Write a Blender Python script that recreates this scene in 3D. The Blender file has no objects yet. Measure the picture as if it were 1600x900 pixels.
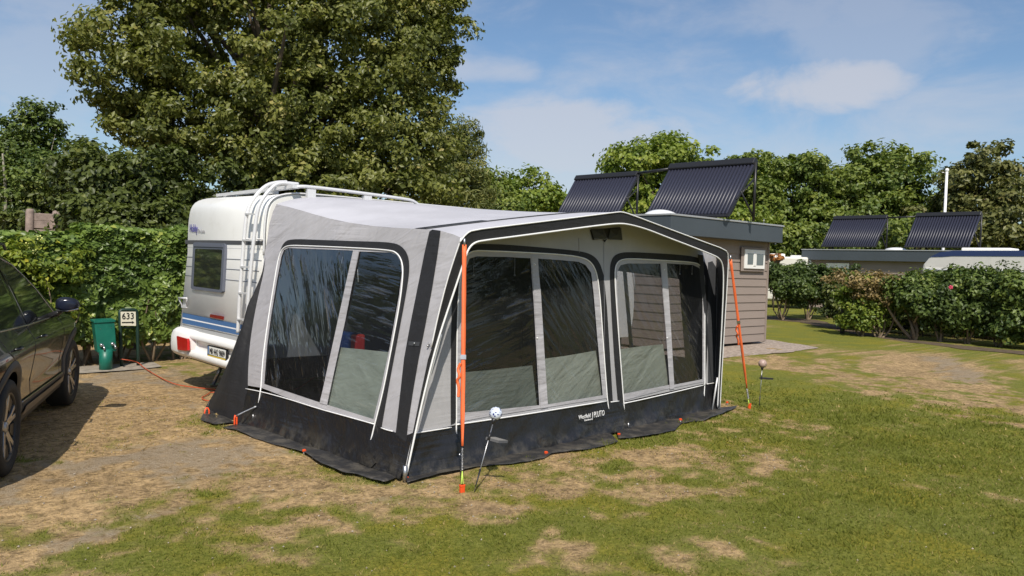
import bpy, bmesh, math, random
import numpy as np
from mathutils import Vector, Matrix
from mathutils.geometry import tessellate_polygon
rnd = random.Random(7)
NR = np.random.default_rng(11)
SC = bpy.context.scene
COL = SC.collection
# ------------------------------------------------------------------ camera
F = 1222.19                       # focal length in pixels of a 1600 px wide frame
VLv = np.array([-1090., -74.]); VRv = np.array([1370., 6.])
def _d(v):
    a = np.array([v[0], -v[1], -F]); return a / np.linalg.norm(a)
_X = _d(VRv); _Y = _d(VLv); _Y = _Y - _X * (_X @ _Y); _Y /= np.linalg.norm(_Y); _Z = np.cross(_X, _Y)
R = np.array([_X, _Y, _Z])        # camera axes -> world
H = 1.75
CAM = np.array([0, 0, H])
cd = bpy.data.cameras.new("camera"); cam = bpy.data.objects.new("camera", cd); COL.objects.link(cam)
m4 = Matrix([list(R[0]) + [0], list(R[1]) + [0], list(R[2]) + [H], [0, 0, 0, 1]])
cam.matrix_world = m4
cd.sensor_width = 36; cd.lens = F / 1600 * 36; cd.clip_start = 0.05; cd.clip_end = 3000
SC.camera = cam
# ------------------------------------------------------------------ sky, sun, exposure
SUN_EL = math.radians(48); SHADOW_AZ = math.radians(51)     # shadows point this way on the ground
sun_dir = Vector((-math.cos(SHADOW_AZ) * math.cos(SUN_EL), -math.sin(SHADOW_AZ) * math.cos(SUN_EL), math.sin(SUN_EL)))
sd = bpy.data.lights.new("sun", 'SUN'); so = bpy.data.objects.new("sun", sd); COL.objects.link(so)
sd.energy = 4.2; sd.angle = math.radians(0.55); sd.color = (1.0, 0.93, 0.82)
so.rotation_mode = 'QUATERNION'; so.rotation_quaternion = sun_dir.to_track_quat('Z', 'Y')
SC.view_settings.view_transform = 'Standard'; SC.view_settings.look = 'None'
SC.view_settings.gamma = 1; SC.view_settings.use_curve_mapping = False
SC.view_settings.exposure = 0.16
W = bpy.data.worlds.new("World"); SC.world = W; W.use_nodes = True

class NT:
    """small node-tree helper"""
    def __init__(s, nt): s.nt = nt; nt.nodes.clear()
    def n(s, t, **k):
        nd = s.nt.nodes.new(t)
        for a, b in k.items(): setattr(nd, a, b)
        return nd
    def l(s, a, b): s.nt.links.new(a, b)
    def val(s, sock, v):
        if hasattr(v, 'is_linked') or hasattr(v, 'links'): s.l(v, sock)
        elif isinstance(v, (tuple, list)) and len(v) == 3 and sock.type == 'RGBA': sock.default_value = (*v, 1)
        else: sock.default_value = v
    def math(s, op, a, b=0.5, c=None, clamp=False):
        nd = s.n('ShaderNodeMath', operation=op, use_clamp=clamp)
        s.val(nd.inputs[0], a); s.val(nd.inputs[1], b)
        if c is not None: s.val(nd.inputs[2], c)
        return nd.outputs[0]
    def vmath(s, op, a, b=None):
        nd = s.n('ShaderNodeVectorMath', operation=op); s.val(nd.inputs[0], a)
        if b is not None: s.val(nd.inputs[1], b)
        return nd
    def mix(s, f, a, b, typ='MIX'):
        nd = s.n('ShaderNodeMix', data_type='RGBA', blend_type=typ)
        s.val(nd.inputs[0], f); s.val(nd.inputs[6], a); s.val(nd.inputs[7], b); return nd.outputs[2]
    def ramp(s, f, lo, hi, a=0., b=1.):
        nd = s.n('ShaderNodeMapRange', interpolation_type='SMOOTHSTEP'); s.val(nd.inputs[0], f)
        nd.inputs[1].default_value = lo; nd.inputs[2].default_value = hi
        nd.inputs[3].default_value = a; nd.inputs[4].default_value = b; return nd.outputs[0]
    def noise(s, vec, scale, detail=4, rough=.55, dist=0.):
        nd = s.n('ShaderNodeTexNoise'); s.l(vec, nd.inputs['Vector'])
        nd.inputs['Scale'].default_value = scale; nd.inputs['Detail'].default_value = detail
        nd.inputs['Roughness'].default_value = rough; nd.inputs['Distortion'].default_value = dist
        return nd.outputs['Fac']
    def mapping(s, vec, rot=(0, 0, 0), sc=(1, 1, 1), loc=(0, 0, 0)):
        if tuple(rot) != (0, 0, 0):
            n0 = s.n('ShaderNodeMapping'); s.l(vec, n0.inputs[0]); n0.inputs[2].default_value = rot; vec = n0.outputs[0]
        nd = s.n('ShaderNodeMapping'); s.l(vec, nd.inputs[0]); nd.inputs[1].default_value = loc
        nd.inputs[3].default_value = sc; return nd.outputs[0]
    def bump(s, h, strength, dist=.01, normal=None):
        nd = s.n('ShaderNodeBump'); s.l(h, nd.inputs['Height']); nd.inputs['Strength'].default_value = strength
        nd.inputs['Distance'].default_value = dist
        if normal: s.l(normal, nd.inputs['Normal'])
        return nd.outputs[0]

w = NT(W.node_tree)
sky = w.n('ShaderNodeTexSky', sky_type='NISHITA'); sky.sun_disc = False
sky.sun_elevation = SUN_EL; sky.sun_rotation = math.atan2(sun_dir.x, sun_dir.y)
sky.air_density = 1.0; sky.dust_density = 1.2; sky.ozone_density = 2.0
tc = w.n('ShaderNodeTexCoord'); D = tc.outputs['Generated']
def raydir(x, y):
    r = R @ np.array([x - 800, -(y - 450), -F]); return r / np.linalg.norm(r)
# thin high cloud: stretched noise over the dome
mp = w.mapping(D, rot=(0, 0, math.radians(-40)), sc=(1.2, 3.2, 7.0))
wisp = w.noise(mp, 1.6, 7, .6, .4)
wisp = w.math('MULTIPLY', w.ramp(wisp, .40, .74), .45)
puff = w.noise(w.mapping(D, sc=(1, 1, 1.9)), 6.5, 9, .58, .25)
cl = wisp
# cloud banks standing in fixed compass directions of the sky
for (px, py, ru, rv, amt) in ((900, 205, .20, .060, .66), (1265, 135, .11, .036, .72), (775, 105, .10, .024, .5), (1200, 20, .22, .035, .32), (1350, 60, .13, .05, .30), (1500, 200, .15, .05, .2),
                              (60, 60, .18, .09, .36), (840, 265, .20, .05, .5)):
    c = raydir(px, py); e1 = np.cross(c, [0, 0, 1]); e1 /= np.linalg.norm(e1); e2 = np.cross(e1, c)
    du = w.math('DIVIDE', w.vmath('DOT_PRODUCT', D, tuple(e1)).outputs['Value'], ru)
    dv = w.math('DIVIDE', w.vmath('DOT_PRODUCT', D, tuple(e2)).outputs['Value'], rv)
    fr = w.vmath('DOT_PRODUCT', D, tuple(c)).outputs['Value']
    rr = w.math('ADD', w.math('MULTIPLY', du, du), w.math('MULTIPLY', dv, dv))
    f = w.math('ADD', w.math('MULTIPLY', w.math('SUBTRACT', 1.0, rr), .75), w.math('MULTIPLY', w.math('SUBTRACT', puff, .5), 2.8))
    f = w.math('MULTIPLY', w.ramp(f, 0.0, .75), w.math('GREATER_THAN', fr, .3))
    f = w.math('MULTIPLY', f, w.ramp(rr, 3.0, .3))
    cl = w.math('MAXIMUM', cl, w.math('MULTIPLY', f, amt))
skyc = w.mix(1.0, sky.outputs[0], (.88, .97, 1.03), 'MULTIPLY')
mixc = w.mix(cl, skyc, (5.4, 5.4, 5.8))
bg = w.n('ShaderNodeBackground'); w.l(mixc, bg.inputs[0]); bg.inputs[1].default_value = .105
wo = w.n('ShaderNodeOutputWorld'); w.l(bg.outputs[0], wo.inputs[0])

# ------------------------------------------------------------------ geometry of view -> place
def ray(x, y): return R @ np.array([x - 800., -(y - 450.), -F])
def G(x, y, z=0.):
    r = ray(x, y); return CAM + r * ((z - H) / r[2])
def onX(x, y, X0): r = ray(x, y); return CAM + r * X0 / r[0]
def onY(x, y, Y0): r = ray(x, y); return CAM + r * Y0 / r[1]
def onP(x, y, pl):
    p, n = pl; r = ray(x, y); return CAM + r * (((p - CAM) @ n) / (r @ n))
def atD(x, y, dist):
    r = ray(x, y); return CAM + r * dist / math.hypot(r[0], r[1])
def plane3(a, b, c):
    a, b, c = map(np.array, (a, b, c)); n = np.cross(b - a, c - a); n = n / np.linalg.norm(n)
    if (CAM - a) @ n < 0: n = -n
    return (a.astype(float), n)

# ------------------------------------------------------------------ materials
MATS = {}
def mat(name): 
    m = bpy.data.materials.new(name); m.use_nodes = True; MATS[name] = m; return m, NT(m.node_tree)
def pbr(name, col, rough=.6, metal=0., bump=0., bscale=60., var=0., vscale=3., spec=.5, coat=0., dirt=None, bdist=.004):
    m, t = mat(name)
    o = t.n('ShaderNodeOutputMaterial'); p = t.n('ShaderNodeBsdfPrincipled'); t.l(p.outputs[0], o.inputs[0])
    co = t.n('ShaderNodeTexCoord').outputs['Object']
    c = col
    if var:
        nz = t.noise(co, vscale, 5, .6)
        c = t.mix(t.ramp(nz, .3, .7), tuple(x * (1 - var) for x in col), tuple(min(1, x * (1 + var)) for x in col))
    if dirt:
        nz2 = t.noise(co, dirt[1], 6, .7)
        c = t.mix(t.math('MULTIPLY', t.ramp(nz2, .5, .75), dirt[2]), c, dirt[0])
    t.val(p.inputs['Base Color'], c)
    nzr = t.noise(co, 9., 3)
    t.val(p.inputs['Roughness'], t.math('ADD', rough - .05, t.math('MULTIPLY', nzr, .1)))
    p.inputs['Metallic'].default_value = metal; p.inputs['Specular IOR Level'].default_value = spec
    p.inputs['Coat Weight'].default_value = coat; p.inputs['Coat Roughness'].default_value = .03
    if bump: t.l(t.bump(t.noise(co, bscale, 4), bump, bdist), p.inputs['Normal'])
    return m
def fabric(name, col, rough=.75, wr=.5, axis=(0, 0, 0), sc=(2, 2, 9), trans=0., dirt=None, weave=True, spec=.3):
    """tensioned cloth: stretched wrinkle bump plus weave"""
    m, t = mat(name)
    o = t.n('ShaderNodeOutputMaterial'); p = t.n('ShaderNodeBsdfPrincipled')
    co = t.n('ShaderNodeTexCoord').outputs['Object']
    a = t.noise(t.mapping(co, rot=axis, sc=sc), 1.3, 3, .5, .6)
    b = t.noise(t.mapping(co, rot=(axis[0] + .5, axis[1], axis[2] - .3), sc=(sc[0] * 1.7, sc[1] * 1.5, sc[2] * 1.4)), 2.2, 3, .5, .8)
    h = t.math('ADD', a, t.math('MULTIPLY', b, .3))
    rp = t.math('MULTIPLY', t.noise(t.mapping(co, sc=(1.5, 1.5, 26)), 1.0, 2), t.ramp(t.noise(co, .9, 2), .45, .62))
    h = t.math('ADD', h, t.math('MULTIPLY', rp, .35))
    nrm = t.bump(h, wr, .03)
    if weave: nrm = t.bump(t.noise(co, 420, 1), .12, .001, nrm)
    c = t.mix(t.ramp(t.noise(co, 1.1, 5, .65), .35, .7), tuple(x * .9 for x in col), tuple(min(1, x * 1.06) for x in col))
    if dirt:
        z = t.n('ShaderNodeSeparateXYZ'); t.l(co, z.inputs[0])
        k = t.math('MULTIPLY', t.ramp(z.outputs[2], .22, .0), t.ramp(t.noise(co, 6., 6, .7), .42, .66))
        c = t.mix(t.math('MULTIPLY', k, dirt[1]), c, dirt[0])
    t.val(p.inputs['Base Color'], c)
    p.inputs['Roughness'].default_value = rough; p.inputs['Specular IOR Level'].default_value = spec
    t.l(nrm, p.inputs['Normal'])
    if trans:
        tr = t.n('ShaderNodeBsdfTranslucent'); t.val(tr.inputs[0], c)
        mx = t.n('ShaderNodeMixShader'); mx.inputs[0].default_value = trans
        t.l(p.outputs[0], mx.inputs[1]); t.l(tr.outputs[0], mx.inputs[2]); t.l(mx.outputs[0], o.inputs[0])
    else: t.l(p.outputs[0], o.inputs[0])
    return m
def film(name, tint, rot, sc, wr=.35, refl=.06, rough=.04, milk=.10):
    """clear PVC window foil: soft waves, sharp milky creases"""
    m, t = mat(name)
    o = t.n('ShaderNodeOutputMaterial'); co = t.n('ShaderNodeTexCoord').outputs['Object']
    a = t.noise(t.mapping(co, rot=rot, sc=sc), 1.2, 3, .5, .7)
    b = t.noise(t.mapping(co, rot=rot, sc=tuple(x * 2.2 for x in sc)), 1.9, 2, .5, .25)
    zone = t.ramp(t.noise(co, 1.3, 3), .44, .60, .0, 1.)
    cr = t.math('MULTIPLY', t.ramp(b, .52, .74), zone)
    h = t.math('ADD', t.math('MULTIPLY', a, .8), t.math('MULTIPLY', cr, .7))
    nrm = t.bump(h, wr, .022)
    tr = t.n('ShaderNodeBsdfTransparent'); tr.inputs[0].default_value = (*tint, 1)
    df = t.n('ShaderNodeBsdfDiffuse'); df.inputs[0].default_value = (.75, .78, .80, 1)
    m0 = t.n('ShaderNodeMixShader'); t.l(t.math('ADD', t.math('MULTIPLY', cr, milk), .012), m0.inputs[0]); t.l(tr.outputs[0], m0.inputs[1]); t.l(df.outputs[0], m0.inputs[2])
    gl = t.n('ShaderNodeBsdfGlossy'); gl.inputs['Roughness'].default_value = rough; gl.inputs[0].default_value = (1, 1, 1, 1)
    t.l(nrm, gl.inputs['Normal'])
    ge = t.n('ShaderNodeNewGeometry'); cs = t.math('ABSOLUTE', t.vmath('DOT_PRODUCT', ge.outputs['Incoming'], ge.outputs['Normal']).outputs['Value'])
    k = t.math('ADD', t.math('MULTIPLY', t.math('POWER', t.math('SUBTRACT', 1.0, cs), 4.0), .75), refl, clamp=True)
    mx = t.n('ShaderNodeMixShader'); t.l(k, mx.inputs[0]); t.l(m0.outputs[0], mx.inputs[1]); t.l(gl.outputs[0], mx.inputs[2])
    t.l(mx.outputs[0], o.inputs[0]); return m
def leafmat(name, c1, c2, c3=None, trans=.3, rough=.45):
    m, t = mat(name)
    o = t.n('ShaderNodeOutputMaterial')
    at = t.n('ShaderNodeAttribute', attribute_name='tint'); f = at.outputs['Fac']
    c = t.mix(t.ramp(f, 0., .8), c1, c2)
    if c3: c = t.mix(t.ramp(f, .78, 1.), c, c3)
    p = t.n('ShaderNodeBsdfPrincipled'); t.val(p.inputs['Base Color'], c); p.inputs['Roughness'].default_value = rough
    p.inputs['Specular IOR Level'].default_value = .35
    tr = t.n('ShaderNodeBsdfTranslucent'); t.val(tr.inputs[0], t.mix(1.0, c, (1.1, 1.25, .5), 'MULTIPLY'))
    mx = t.n('ShaderNodeMixShader'); mx.inputs[0].default_value = trans
    t.l(p.outputs[0], mx.inputs[1]); t.l(tr.outputs[0], mx.inputs[2]); t.l(mx.outputs[0], o.inputs[0])
    return m

M = {}
M['white'] = pbr('caravan_white_paint', (.87, .865, .835), .32, var=.03, vscale=1.3, dirt=((.50, .47, .38), 3.0, .18), bump=.03, bscale=8)
M['white_trim'] = pbr('white_plastic', (.82, .815, .79), .4, var=.05)
M['alu'] = pbr('white_lacquered_aluminium', (.68, .68, .69), .33, metal=.15, var=.04)
M['steel'] = pbr('galvanised_steel', (.45, .45, .46), .35, metal=.9, var=.1)
M['blue'] = pbr('blue_stripe_film', (.065, .15, .33), .35)
M['greyband'] = pbr('grey_stripe_film', (.42, .42, .42), .4)
M['darkband'] = pbr('dark_grey_strip', (.07, .07, .075), .5)
M['frame'] = pbr('grey_window_frame', (.115, .125, .16), .38)
M['red'] = pbr('red_lens', (.48, .012, .012), .15, coat=.6)
M['reddark'] = pbr('dark_red_reflector', (.20, .015, .015), .25)
M['yellow'] = pbr('yellow_strip', (.62, .44, .05), .45)
M['plate'] = pbr('plate_white', (.72, .72, .68), .4)
M['ink'] = pbr('black_ink', (.012, .012, .014), .5)
M['violet'] = pbr('violet_lettering', (.09, .085, .30), .45)
M['greyink'] = pbr('grey_lettering', (.30, .30, .32), .5)
M['whiteink'] = pbr('white_print', (.80, .80, .80), .6)
M['greyfab'] = fabric('light_grey_awning_cloth', (.44, .43, .45), .72, 1.0, axis=(.5, 0, 0), sc=(1.0, 1.0, 4.5), trans=.06)
M['rooffab'] = fabric('pale_grey_roof_cloth', (.50, .495, .53), .6, .22, sc=(1, 3, 1), trans=.0)
M['backfab'] = fabric('grey_gable_cloth', (.43, .425, .435), .72, .35, axis=(0, .2, 0), sc=(4, 1.2, 1.2), trans=.08)
M['blackfab'] = fabric('black_awning_cloth', (.022, .022, .024), .62, .5, axis=(0, .4, .3), sc=(3, 3, 3), weave=True, spec=.35)
M['pvc'] = fabric('black_pvc_skirt', (.016, .016, .018), .34, 1.0, axis=(.3, .2, 0), sc=(4, 4, 1.3), dirt=((.13, .115, .09), .45), weave=False, spec=.5)
M['pvcflap'] = fabric('black_pvc_mud_flap', (.030, .029, .029), .45, .8, axis=(0, 0, .5), sc=(3, 5, 2), dirt=((.16, .14, .11), .45), weave=False, spec=.5)
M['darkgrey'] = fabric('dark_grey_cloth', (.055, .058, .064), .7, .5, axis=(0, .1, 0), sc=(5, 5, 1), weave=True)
M['piping'] = pbr('white_piping', (.80, .80, .80), .45)
M['sage'] = fabric('sage_curtain_cloth', (.58, .65, .54), .5, .9, axis=(0, .5, 0), sc=(1.5, 1.5, 5), weave=False)
M['film_a'] = film('creased_window_foil', (.40, .41, .43), (0.0, -1.30, 0), (5, 5, .7), .45, .045, milk=.04)
M['film_b'] = film('window_foil', (.56, .56, .58), (0.0, .75, 0), (7, 7, .75), .5, .05, milk=.07)
M['film_s'] = film('side_window_foil', (.34, .36, .39), (.62, 0.0, 0), (4, 4, .6), .7, .15, milk=.04)
M['film_r'] = film('side_window_foil_smooth', (.60, .61, .63), (1.45, 0.0, 0), (7, 7, .6), .22, .10, milk=.04)
M['orange'] = pbr('orange_webbing', (.85, .16, .045), .55, bump=.3, bscale=300, var=.1)
M['orangep'] = pbr('orange_plastic', (.80, .09, .02), .4)
M['lime'] = pbr('lime_cord', (.55, .75, .12), .6)
M['spring'] = M['steel']
M['green'] = pbr('green_powder_coat', (.006, .135, .095), .42, var=.12, vscale=5, dirt=((.03, .2, .14), 12, .5), bump=.03)
M['dkgreen'] = pbr('dark_green_tube', (.012, .035, .026), .45, var=.15)
M['cream'] = pbr('cream_sign_plate', (.74, .70, .56), .5)
M['cable'] = pbr('orange_cable', (.48, .085, .03), .5)
M['wood'] = pbr('weathered_wood', (.26, .20, .17), .85, bump=.5, bscale=25, var=.25, vscale=8)
M['bark'] = pbr('bark', (.11, .085, .06), .9, bump=.7, bscale=18, var=.3, vscale=4, bdist=.02)
M['palebark'] = pbr('pale_birch_bark', (.30, .28, .22), .8, bump=.4, bscale=14, var=.3, vscale=5)
M['stem'] = pbr('hedge_stem', (.20, .15, .10), .9, bump=.5, bscale=25, var=.3)
M['gravel'] = None
M['fascia'] = pbr('slate_grey_fascia', (.062, .075, .088), .5, var=.06, vscale=.7)
M['cap'] = pbr('aluminium_roof_trim', (.42, .43, .44), .4, metal=.3)
M['tube'] = pbr('evacuated_glass_tube', (.028, .030, .050), .42)
M['blackmetal'] = pbr('black_metal', (.018, .018, .02), .4)
M['dome'] = pbr('opal_skylight', (.75, .76, .78), .25)
M['glassdark'] = pbr('dark_window_glass', (.02, .022, .02), .07, coat=.3)
M['glassgreen'] = pbr('frosted_cabin_glass', (.15, .18, .19), .15)
M['farwhite'] = pbr('far_caravan_white', (.66, .64, .58), .4, var=.04)
M['navy'] = pbr('navy_trim', (.03, .05, .13), .4)
M['rubber'] = pbr('tyre_rubber', (.017, .017, .017), .75, bump=.3, bscale=60)
M['paint'] = pbr('black_car_paint', (.006, .007, .008), .25, coat=.5, spec=.4)
M['cladding'] = pbr('grey_plastic_cladding', (.045, .043, .042), .55, bump=.2, bscale=200)
M['cladlite'] = pbr('taupe_sill_cladding', (.13, .11, .095), .42)
M['chrome'] = pbr('satin_chrome', (.50, .50, .51), .2, metal=.9)
M['alloy'] = pbr('machined_alloy', (.45, .44, .43), .3, metal=.8)
M['headlamp'] = pbr('headlamp_lens', (.45, .46, .47), .1, coat=.6)
M['boxblue'] = pbr('blue_box_plastic', (.02, .09, .34), .4)
M['boxred'] = pbr('red_box_plastic', (.45, .03, .03), .4)
M['ball'] = None
M['petal'] = pbr('yellow_petals', (.75, .75, .25), .6)
M['pink'] = pbr('pink_petals', (.6, .06, .12), .6)
M['terracotta'] = pbr('orange_flowers', (.35, .14, .03), .7)

# weatherboard: real boards are modelled; colour streaks along the board
m, t = mat('weatherboard'); o = t.n('ShaderNodeOutputMaterial'); p = t.n('ShaderNodeBsdfPrincipled'); t.l(p.outputs[0], o.inputs[0])
co = t.n('ShaderNodeTexCoord').outputs['Object']
nz = t.noise(t.mapping(co, sc=(1.2, 1.2, 40)), 2.0, 4); nb = t.noise(co, .8, 3)
t.val(p.inputs['Base Color'], t.mix(t.math('ADD', t.math('MULTIPLY', nz, .6), t.math('MULTIPLY', nb, .4)), (.205, .165, .142), (.335, .275, .24)))
p.inputs['Roughness'].default_value = .75; t.l(t.bump(nz, .25, .004), p.inputs['Normal']); M['board'] = m
# solar lollipop ball with a faceted pattern
def ballmat(name, base, dot, sc):
    m, t = mat(name); o = t.n('ShaderNodeOutputMaterial'); p = t.n('ShaderNodeBsdfPrincipled'); t.l(p.outputs[0], o.inputs[0])
    co = t.n('ShaderNodeTexCoord').outputs['Object']
    v = t.n('ShaderNodeTexVoronoi'); t.l(co, v.inputs['Vector']); v.inputs['Scale'].default_value = sc
    t.val(p.inputs['Base Color'], t.mix(t.ramp(v.outputs['Distance'], .30, .38), dot, base)); p.inputs['Roughness'].default_value = .25
    return m
M['ball'] = ballmat('blue_white_mosaic_ball', (.62, .68, .78), (.05, .06, .22), 46)
M['ball2'] = ballmat('copper_mosaic_ball', (.42, .30, .26), (.25, .17, .15), 40)

# foliage
M['L_big'] = leafmat('maple_leaves', (0.093, 0.110, 0.024), (0.217, 0.227, 0.055), (0.395, 0.341, 0.121), .30, .42)
M['L_shade'] = leafmat('shaded_shrub_leaves', (0.044, 0.060, 0.014), (0.106, 0.132, 0.028), (0.175, 0.192, 0.045), .25)  # leaf colours darkened to hold the shade behind the hedges
M['_x'] = leafmat('maple_leaves', (0.064, 0.099, 0.020), (0.149, 0.177, 0.043), (0.341, 0.270, 0.106), .22, .4)
M['L_hedge'] = leafmat('hedge_leaves', (0.078, 0.128, 0.028), (0.194, 0.271, 0.055), (0.369, 0.396, 0.086), .28, .38)
M['L_yellow'] = leafmat('yellow_green_leaves', (0.109, 0.169, 0.025), (0.265, 0.302, 0.039), (0.459, 0.411, 0.051), .3)
M['L_thicket'] = leafmat('thicket_leaves', (0.045, 0.078, 0.020), (0.121, 0.163, 0.037), (0.170, 0.213, 0.043), .25)
M['L_bright'] = leafmat('bright_green_leaves', (0.110, 0.164, 0.025), (0.247, 0.297, 0.047), (0.358, 0.360, 0.070), .3)
M['L_mid'] = leafmat('mid_green_leaves', (0.092, 0.139, 0.029), (0.212, 0.253, 0.050), (0.295, 0.310, 0.063), .3)
M['L_willow'] = leafmat('willow_leaves', (0.117, 0.142, 0.043), (0.257, 0.253, 0.078), (0.375, 0.328, 0.114), .3)
M['L_brown'] = leafmat('bronze_green_leaves', (0.087, 0.101, 0.028), (0.182, 0.179, 0.054), (0.243, 0.204, 0.071), .2)
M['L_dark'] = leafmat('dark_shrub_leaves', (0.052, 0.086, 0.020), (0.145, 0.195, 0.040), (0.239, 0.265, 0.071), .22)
M['L_dry'] = leafmat('dry_twig_leaves', (0.170, 0.128, 0.057), (0.298, 0.213, 0.085), (0.341, 0.312, 0.085), .2)

# ------------------------------------------------------------------ mesh building
def link(name, me, m=None, parent=None):
    o = bpy.data.objects.new(name, me); COL.objects.link(o)
    if m is not None and me is not None: me.materials.append(m)
    if parent is not None: o.parent = parent
    return o
def thing(name, label, cat, group=None, loc=(0, 0, 0)):
    o = bpy.data.objects.new(name, None); COL.objects.link(o); o.location = loc
    o.empty_display_size = .2
    o['label'] = label; o['category'] = cat
    if group: o['group'] = group
    return o
def tag(o, label, cat, group=None):
    o['label'] = label; o['category'] = cat
    if group: o['group'] = group
    return o
def struct(o, kind='structure'): o['kind'] = kind; return o
class MB:
    def __init__(s): s.v = []; s.f = []; s.sm = []
    def add(s, vs, fs, smooth=False):
        b = len(s.v); s.v += [tuple(map(float, q)) for q in vs]; s.f += [tuple(i + b for i in f) for f in fs]; s.sm += [smooth] * len(fs); return s
    def box(s, a, b, bev=0.):
        (x0, y0, z0), (x1, y1, z1) = a, b
        vs = [(x0, y0, z0), (x1, y0, z0), (x1, y1, z0), (x0, y1, z0), (x0, y0, z1), (x1, y0, z1), (x1, y1, z1), (x0, y1, z1)]
        return s.add(vs, [(0, 3, 2, 1), (4, 5, 6, 7), (0, 1, 5, 4), (1, 2, 6, 5), (2, 3, 7, 6), (3, 0, 4, 7)])
    def obox(s, c, ax, ay, az):
        c, ax, ay, az = map(np.array, (c, ax, ay, az))
        vs = [c + i * ax + j * ay + k * az for k in (-1, 1) for j in (-1, 1) for i in (-1, 1)]
        return s.add(vs, [(0, 2, 3, 1), (4, 5, 7, 6), (0, 1, 5, 4), (1, 3, 7, 5), (3, 2, 6, 7), (2, 0, 4, 6)])
    def tube(s, pts, r, n=8, cap=True, flat=1.0):
        P = [Vector(p) for p in pts]; rs = r if isinstance(r, (list, tuple)) else [r] * len(P)
        rings = []; up = None
        for i, p in enumerate(P):
            d = (P[min(i + 1, len(P) - 1)] - P[max(i - 1, 0)]).normalized()
            if up is None: up = Vector((0, 0, 1)) if abs(d.z) < .9 else Vector((1, 0, 0))
            a = d.cross(up).normalized(); b = a.cross(d).normalized(); up = b
            rings.append([p + (a * math.cos(q) + b * math.sin(q) * flat) * rs[i] for q in [2 * math.pi * k / n for k in range(n)]])
        vs = [q for rg in rings for q in rg]; fs = []
        for i in range(len(P) - 1):
            for k in range(n):
                k2 = (k + 1) % n; fs.append((i * n + k, i * n + k2, (i + 1) * n + k2, (i + 1) * n + k))
        if cap: fs.append(tuple(range(n - 1, -1, -1))); fs.append(tuple((len(P) - 1) * n + k for k in range(n)))
        return s.add(vs, fs, True)
    def poly(s, pts, holes=()):
        loops = [[Vector(p) for p in pts]] + [[Vector(p) for p in h] for h in holes]
        vs = [q for lp in loops for q in lp]
        return s.add(vs, [tuple(t) for t in tessellate_polygon(loops)])
    def grid(s, rows, smooth=True, closed=False):
        n = len(rows[0]); vs = [q for r_ in rows for q in r_]; fs = []
        for i in range(len(rows) - 1):
            for k in range(n if closed else n - 1):
                k2 = (k + 1) % n; fs.append((i * n + k, i * n + k2, (i + 1) * n + k2, (i + 1) * n + k))
        return s.add(vs, fs, smooth)
    def prism(s, pts, vec):
        n = len(pts); v = np.array(vec, float); A = [np.array(p, float) for p in pts]; B = [p + v for p in A]
        tri = [tuple(t) for t in tessellate_polygon([[Vector(p) for p in A]])]
        fs = tri + [tuple(i + n for i in reversed(t)) for t in tri] + [(i, (i + 1) % n, (i + 1) % n + n, i + n) for i in range(n)]
        return s.add(A + B, fs)
    def sphere(s, c, r, nu=16, nv=10, sc=(1, 1, 1), v0=0., v1=math.pi):
        rows = []
        for j in range(nv + 1):
            th = v0 + (v1 - v0) * j / nv
            rows.append([(c[0] + r * sc[0] * math.sin(th) * math.cos(2 * math.pi * i / nu), c[1] + r * sc[1] * math.sin(th) * math.sin(2 * math.pi * i / nu), c[2] + r * sc[2] * math.cos(th)) for i in range(nu)])
        return s.grid(rows, True, True)
    def build(s, name, m, parent=None, bevel=0., weld=False):
        me = bpy.data.meshes.new(name); me.from_pydata(s.v, [], s.f)
        me.polygons.foreach_set('use_smooth', s.sm)
        bm = bmesh.new(); bm.from_mesh(me)
        if weld: bmesh.ops.remove_doubles(bm, verts=bm.verts, dist=1e-4)
        bmesh.ops.recalc_face_normals(bm, faces=bm.faces); bm.to_mesh(me); bm.free()
        o = link(name, me, m, parent)
        if bevel:
            b = o.modifiers.new('bevel', 'BEVEL'); b.width = bevel; b.segments = 2; b.limit_method = 'ANGLE'
        return o
def roundpoly(pts, rad, seg=6):
    """round the corners of a closed 2-D outline"""
    n = len(pts); out = []; rad = rad if isinstance(rad, (list, tuple)) else [rad] * n
    for i in range(n):
        p = np.array(pts[i], float); a = np.array(pts[i - 1], float); b = np.array(pts[(i + 1) % n], float); r_ = rad[i]
        if r_ <= 0: out.append(p); continue
        u = (a - p); v = (b - p); ru = min(r_, np.linalg.norm(u) * .48); rv = min(r_, np.linalg.norm(v) * .48)
        u /= np.linalg.norm(u); v /= np.linalg.norm(v); A = p + u * ru; B = p + v * rv
        for k in range(seg + 1):
            s_ = k / seg; out.append((1 - s_) ** 2 * A + 2 * s_ * (1 - s_) * p + s_ * s_ * B)
    return out
def densify(pts, step):
    out = []
    for a, b in zip(pts[:-1], pts[1:]):
        a, b = np.array(a, float), np.array(b, float); n = max(1, int(np.linalg.norm(b - a) / step))
        out += [a + (b - a) * k / n for k in range(n)]
    out.append(np.array(pts[-1], float)); return out
def smoothline(pts, it=2):
    P = [np.array(p, float) for p in pts]
    for _ in range(it):
        Q = [P[0]]
        for a, b in zip(P[:-1], P[1:]): Q += [a * .75 + b * .25, a * .25 + b * .75]
        Q.append(P[-1]); P = Q
    return P
def PX(pl, pts, off=0.): return [onP(x, y, pl) + pl[1] * off for x, y in pts]
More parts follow.
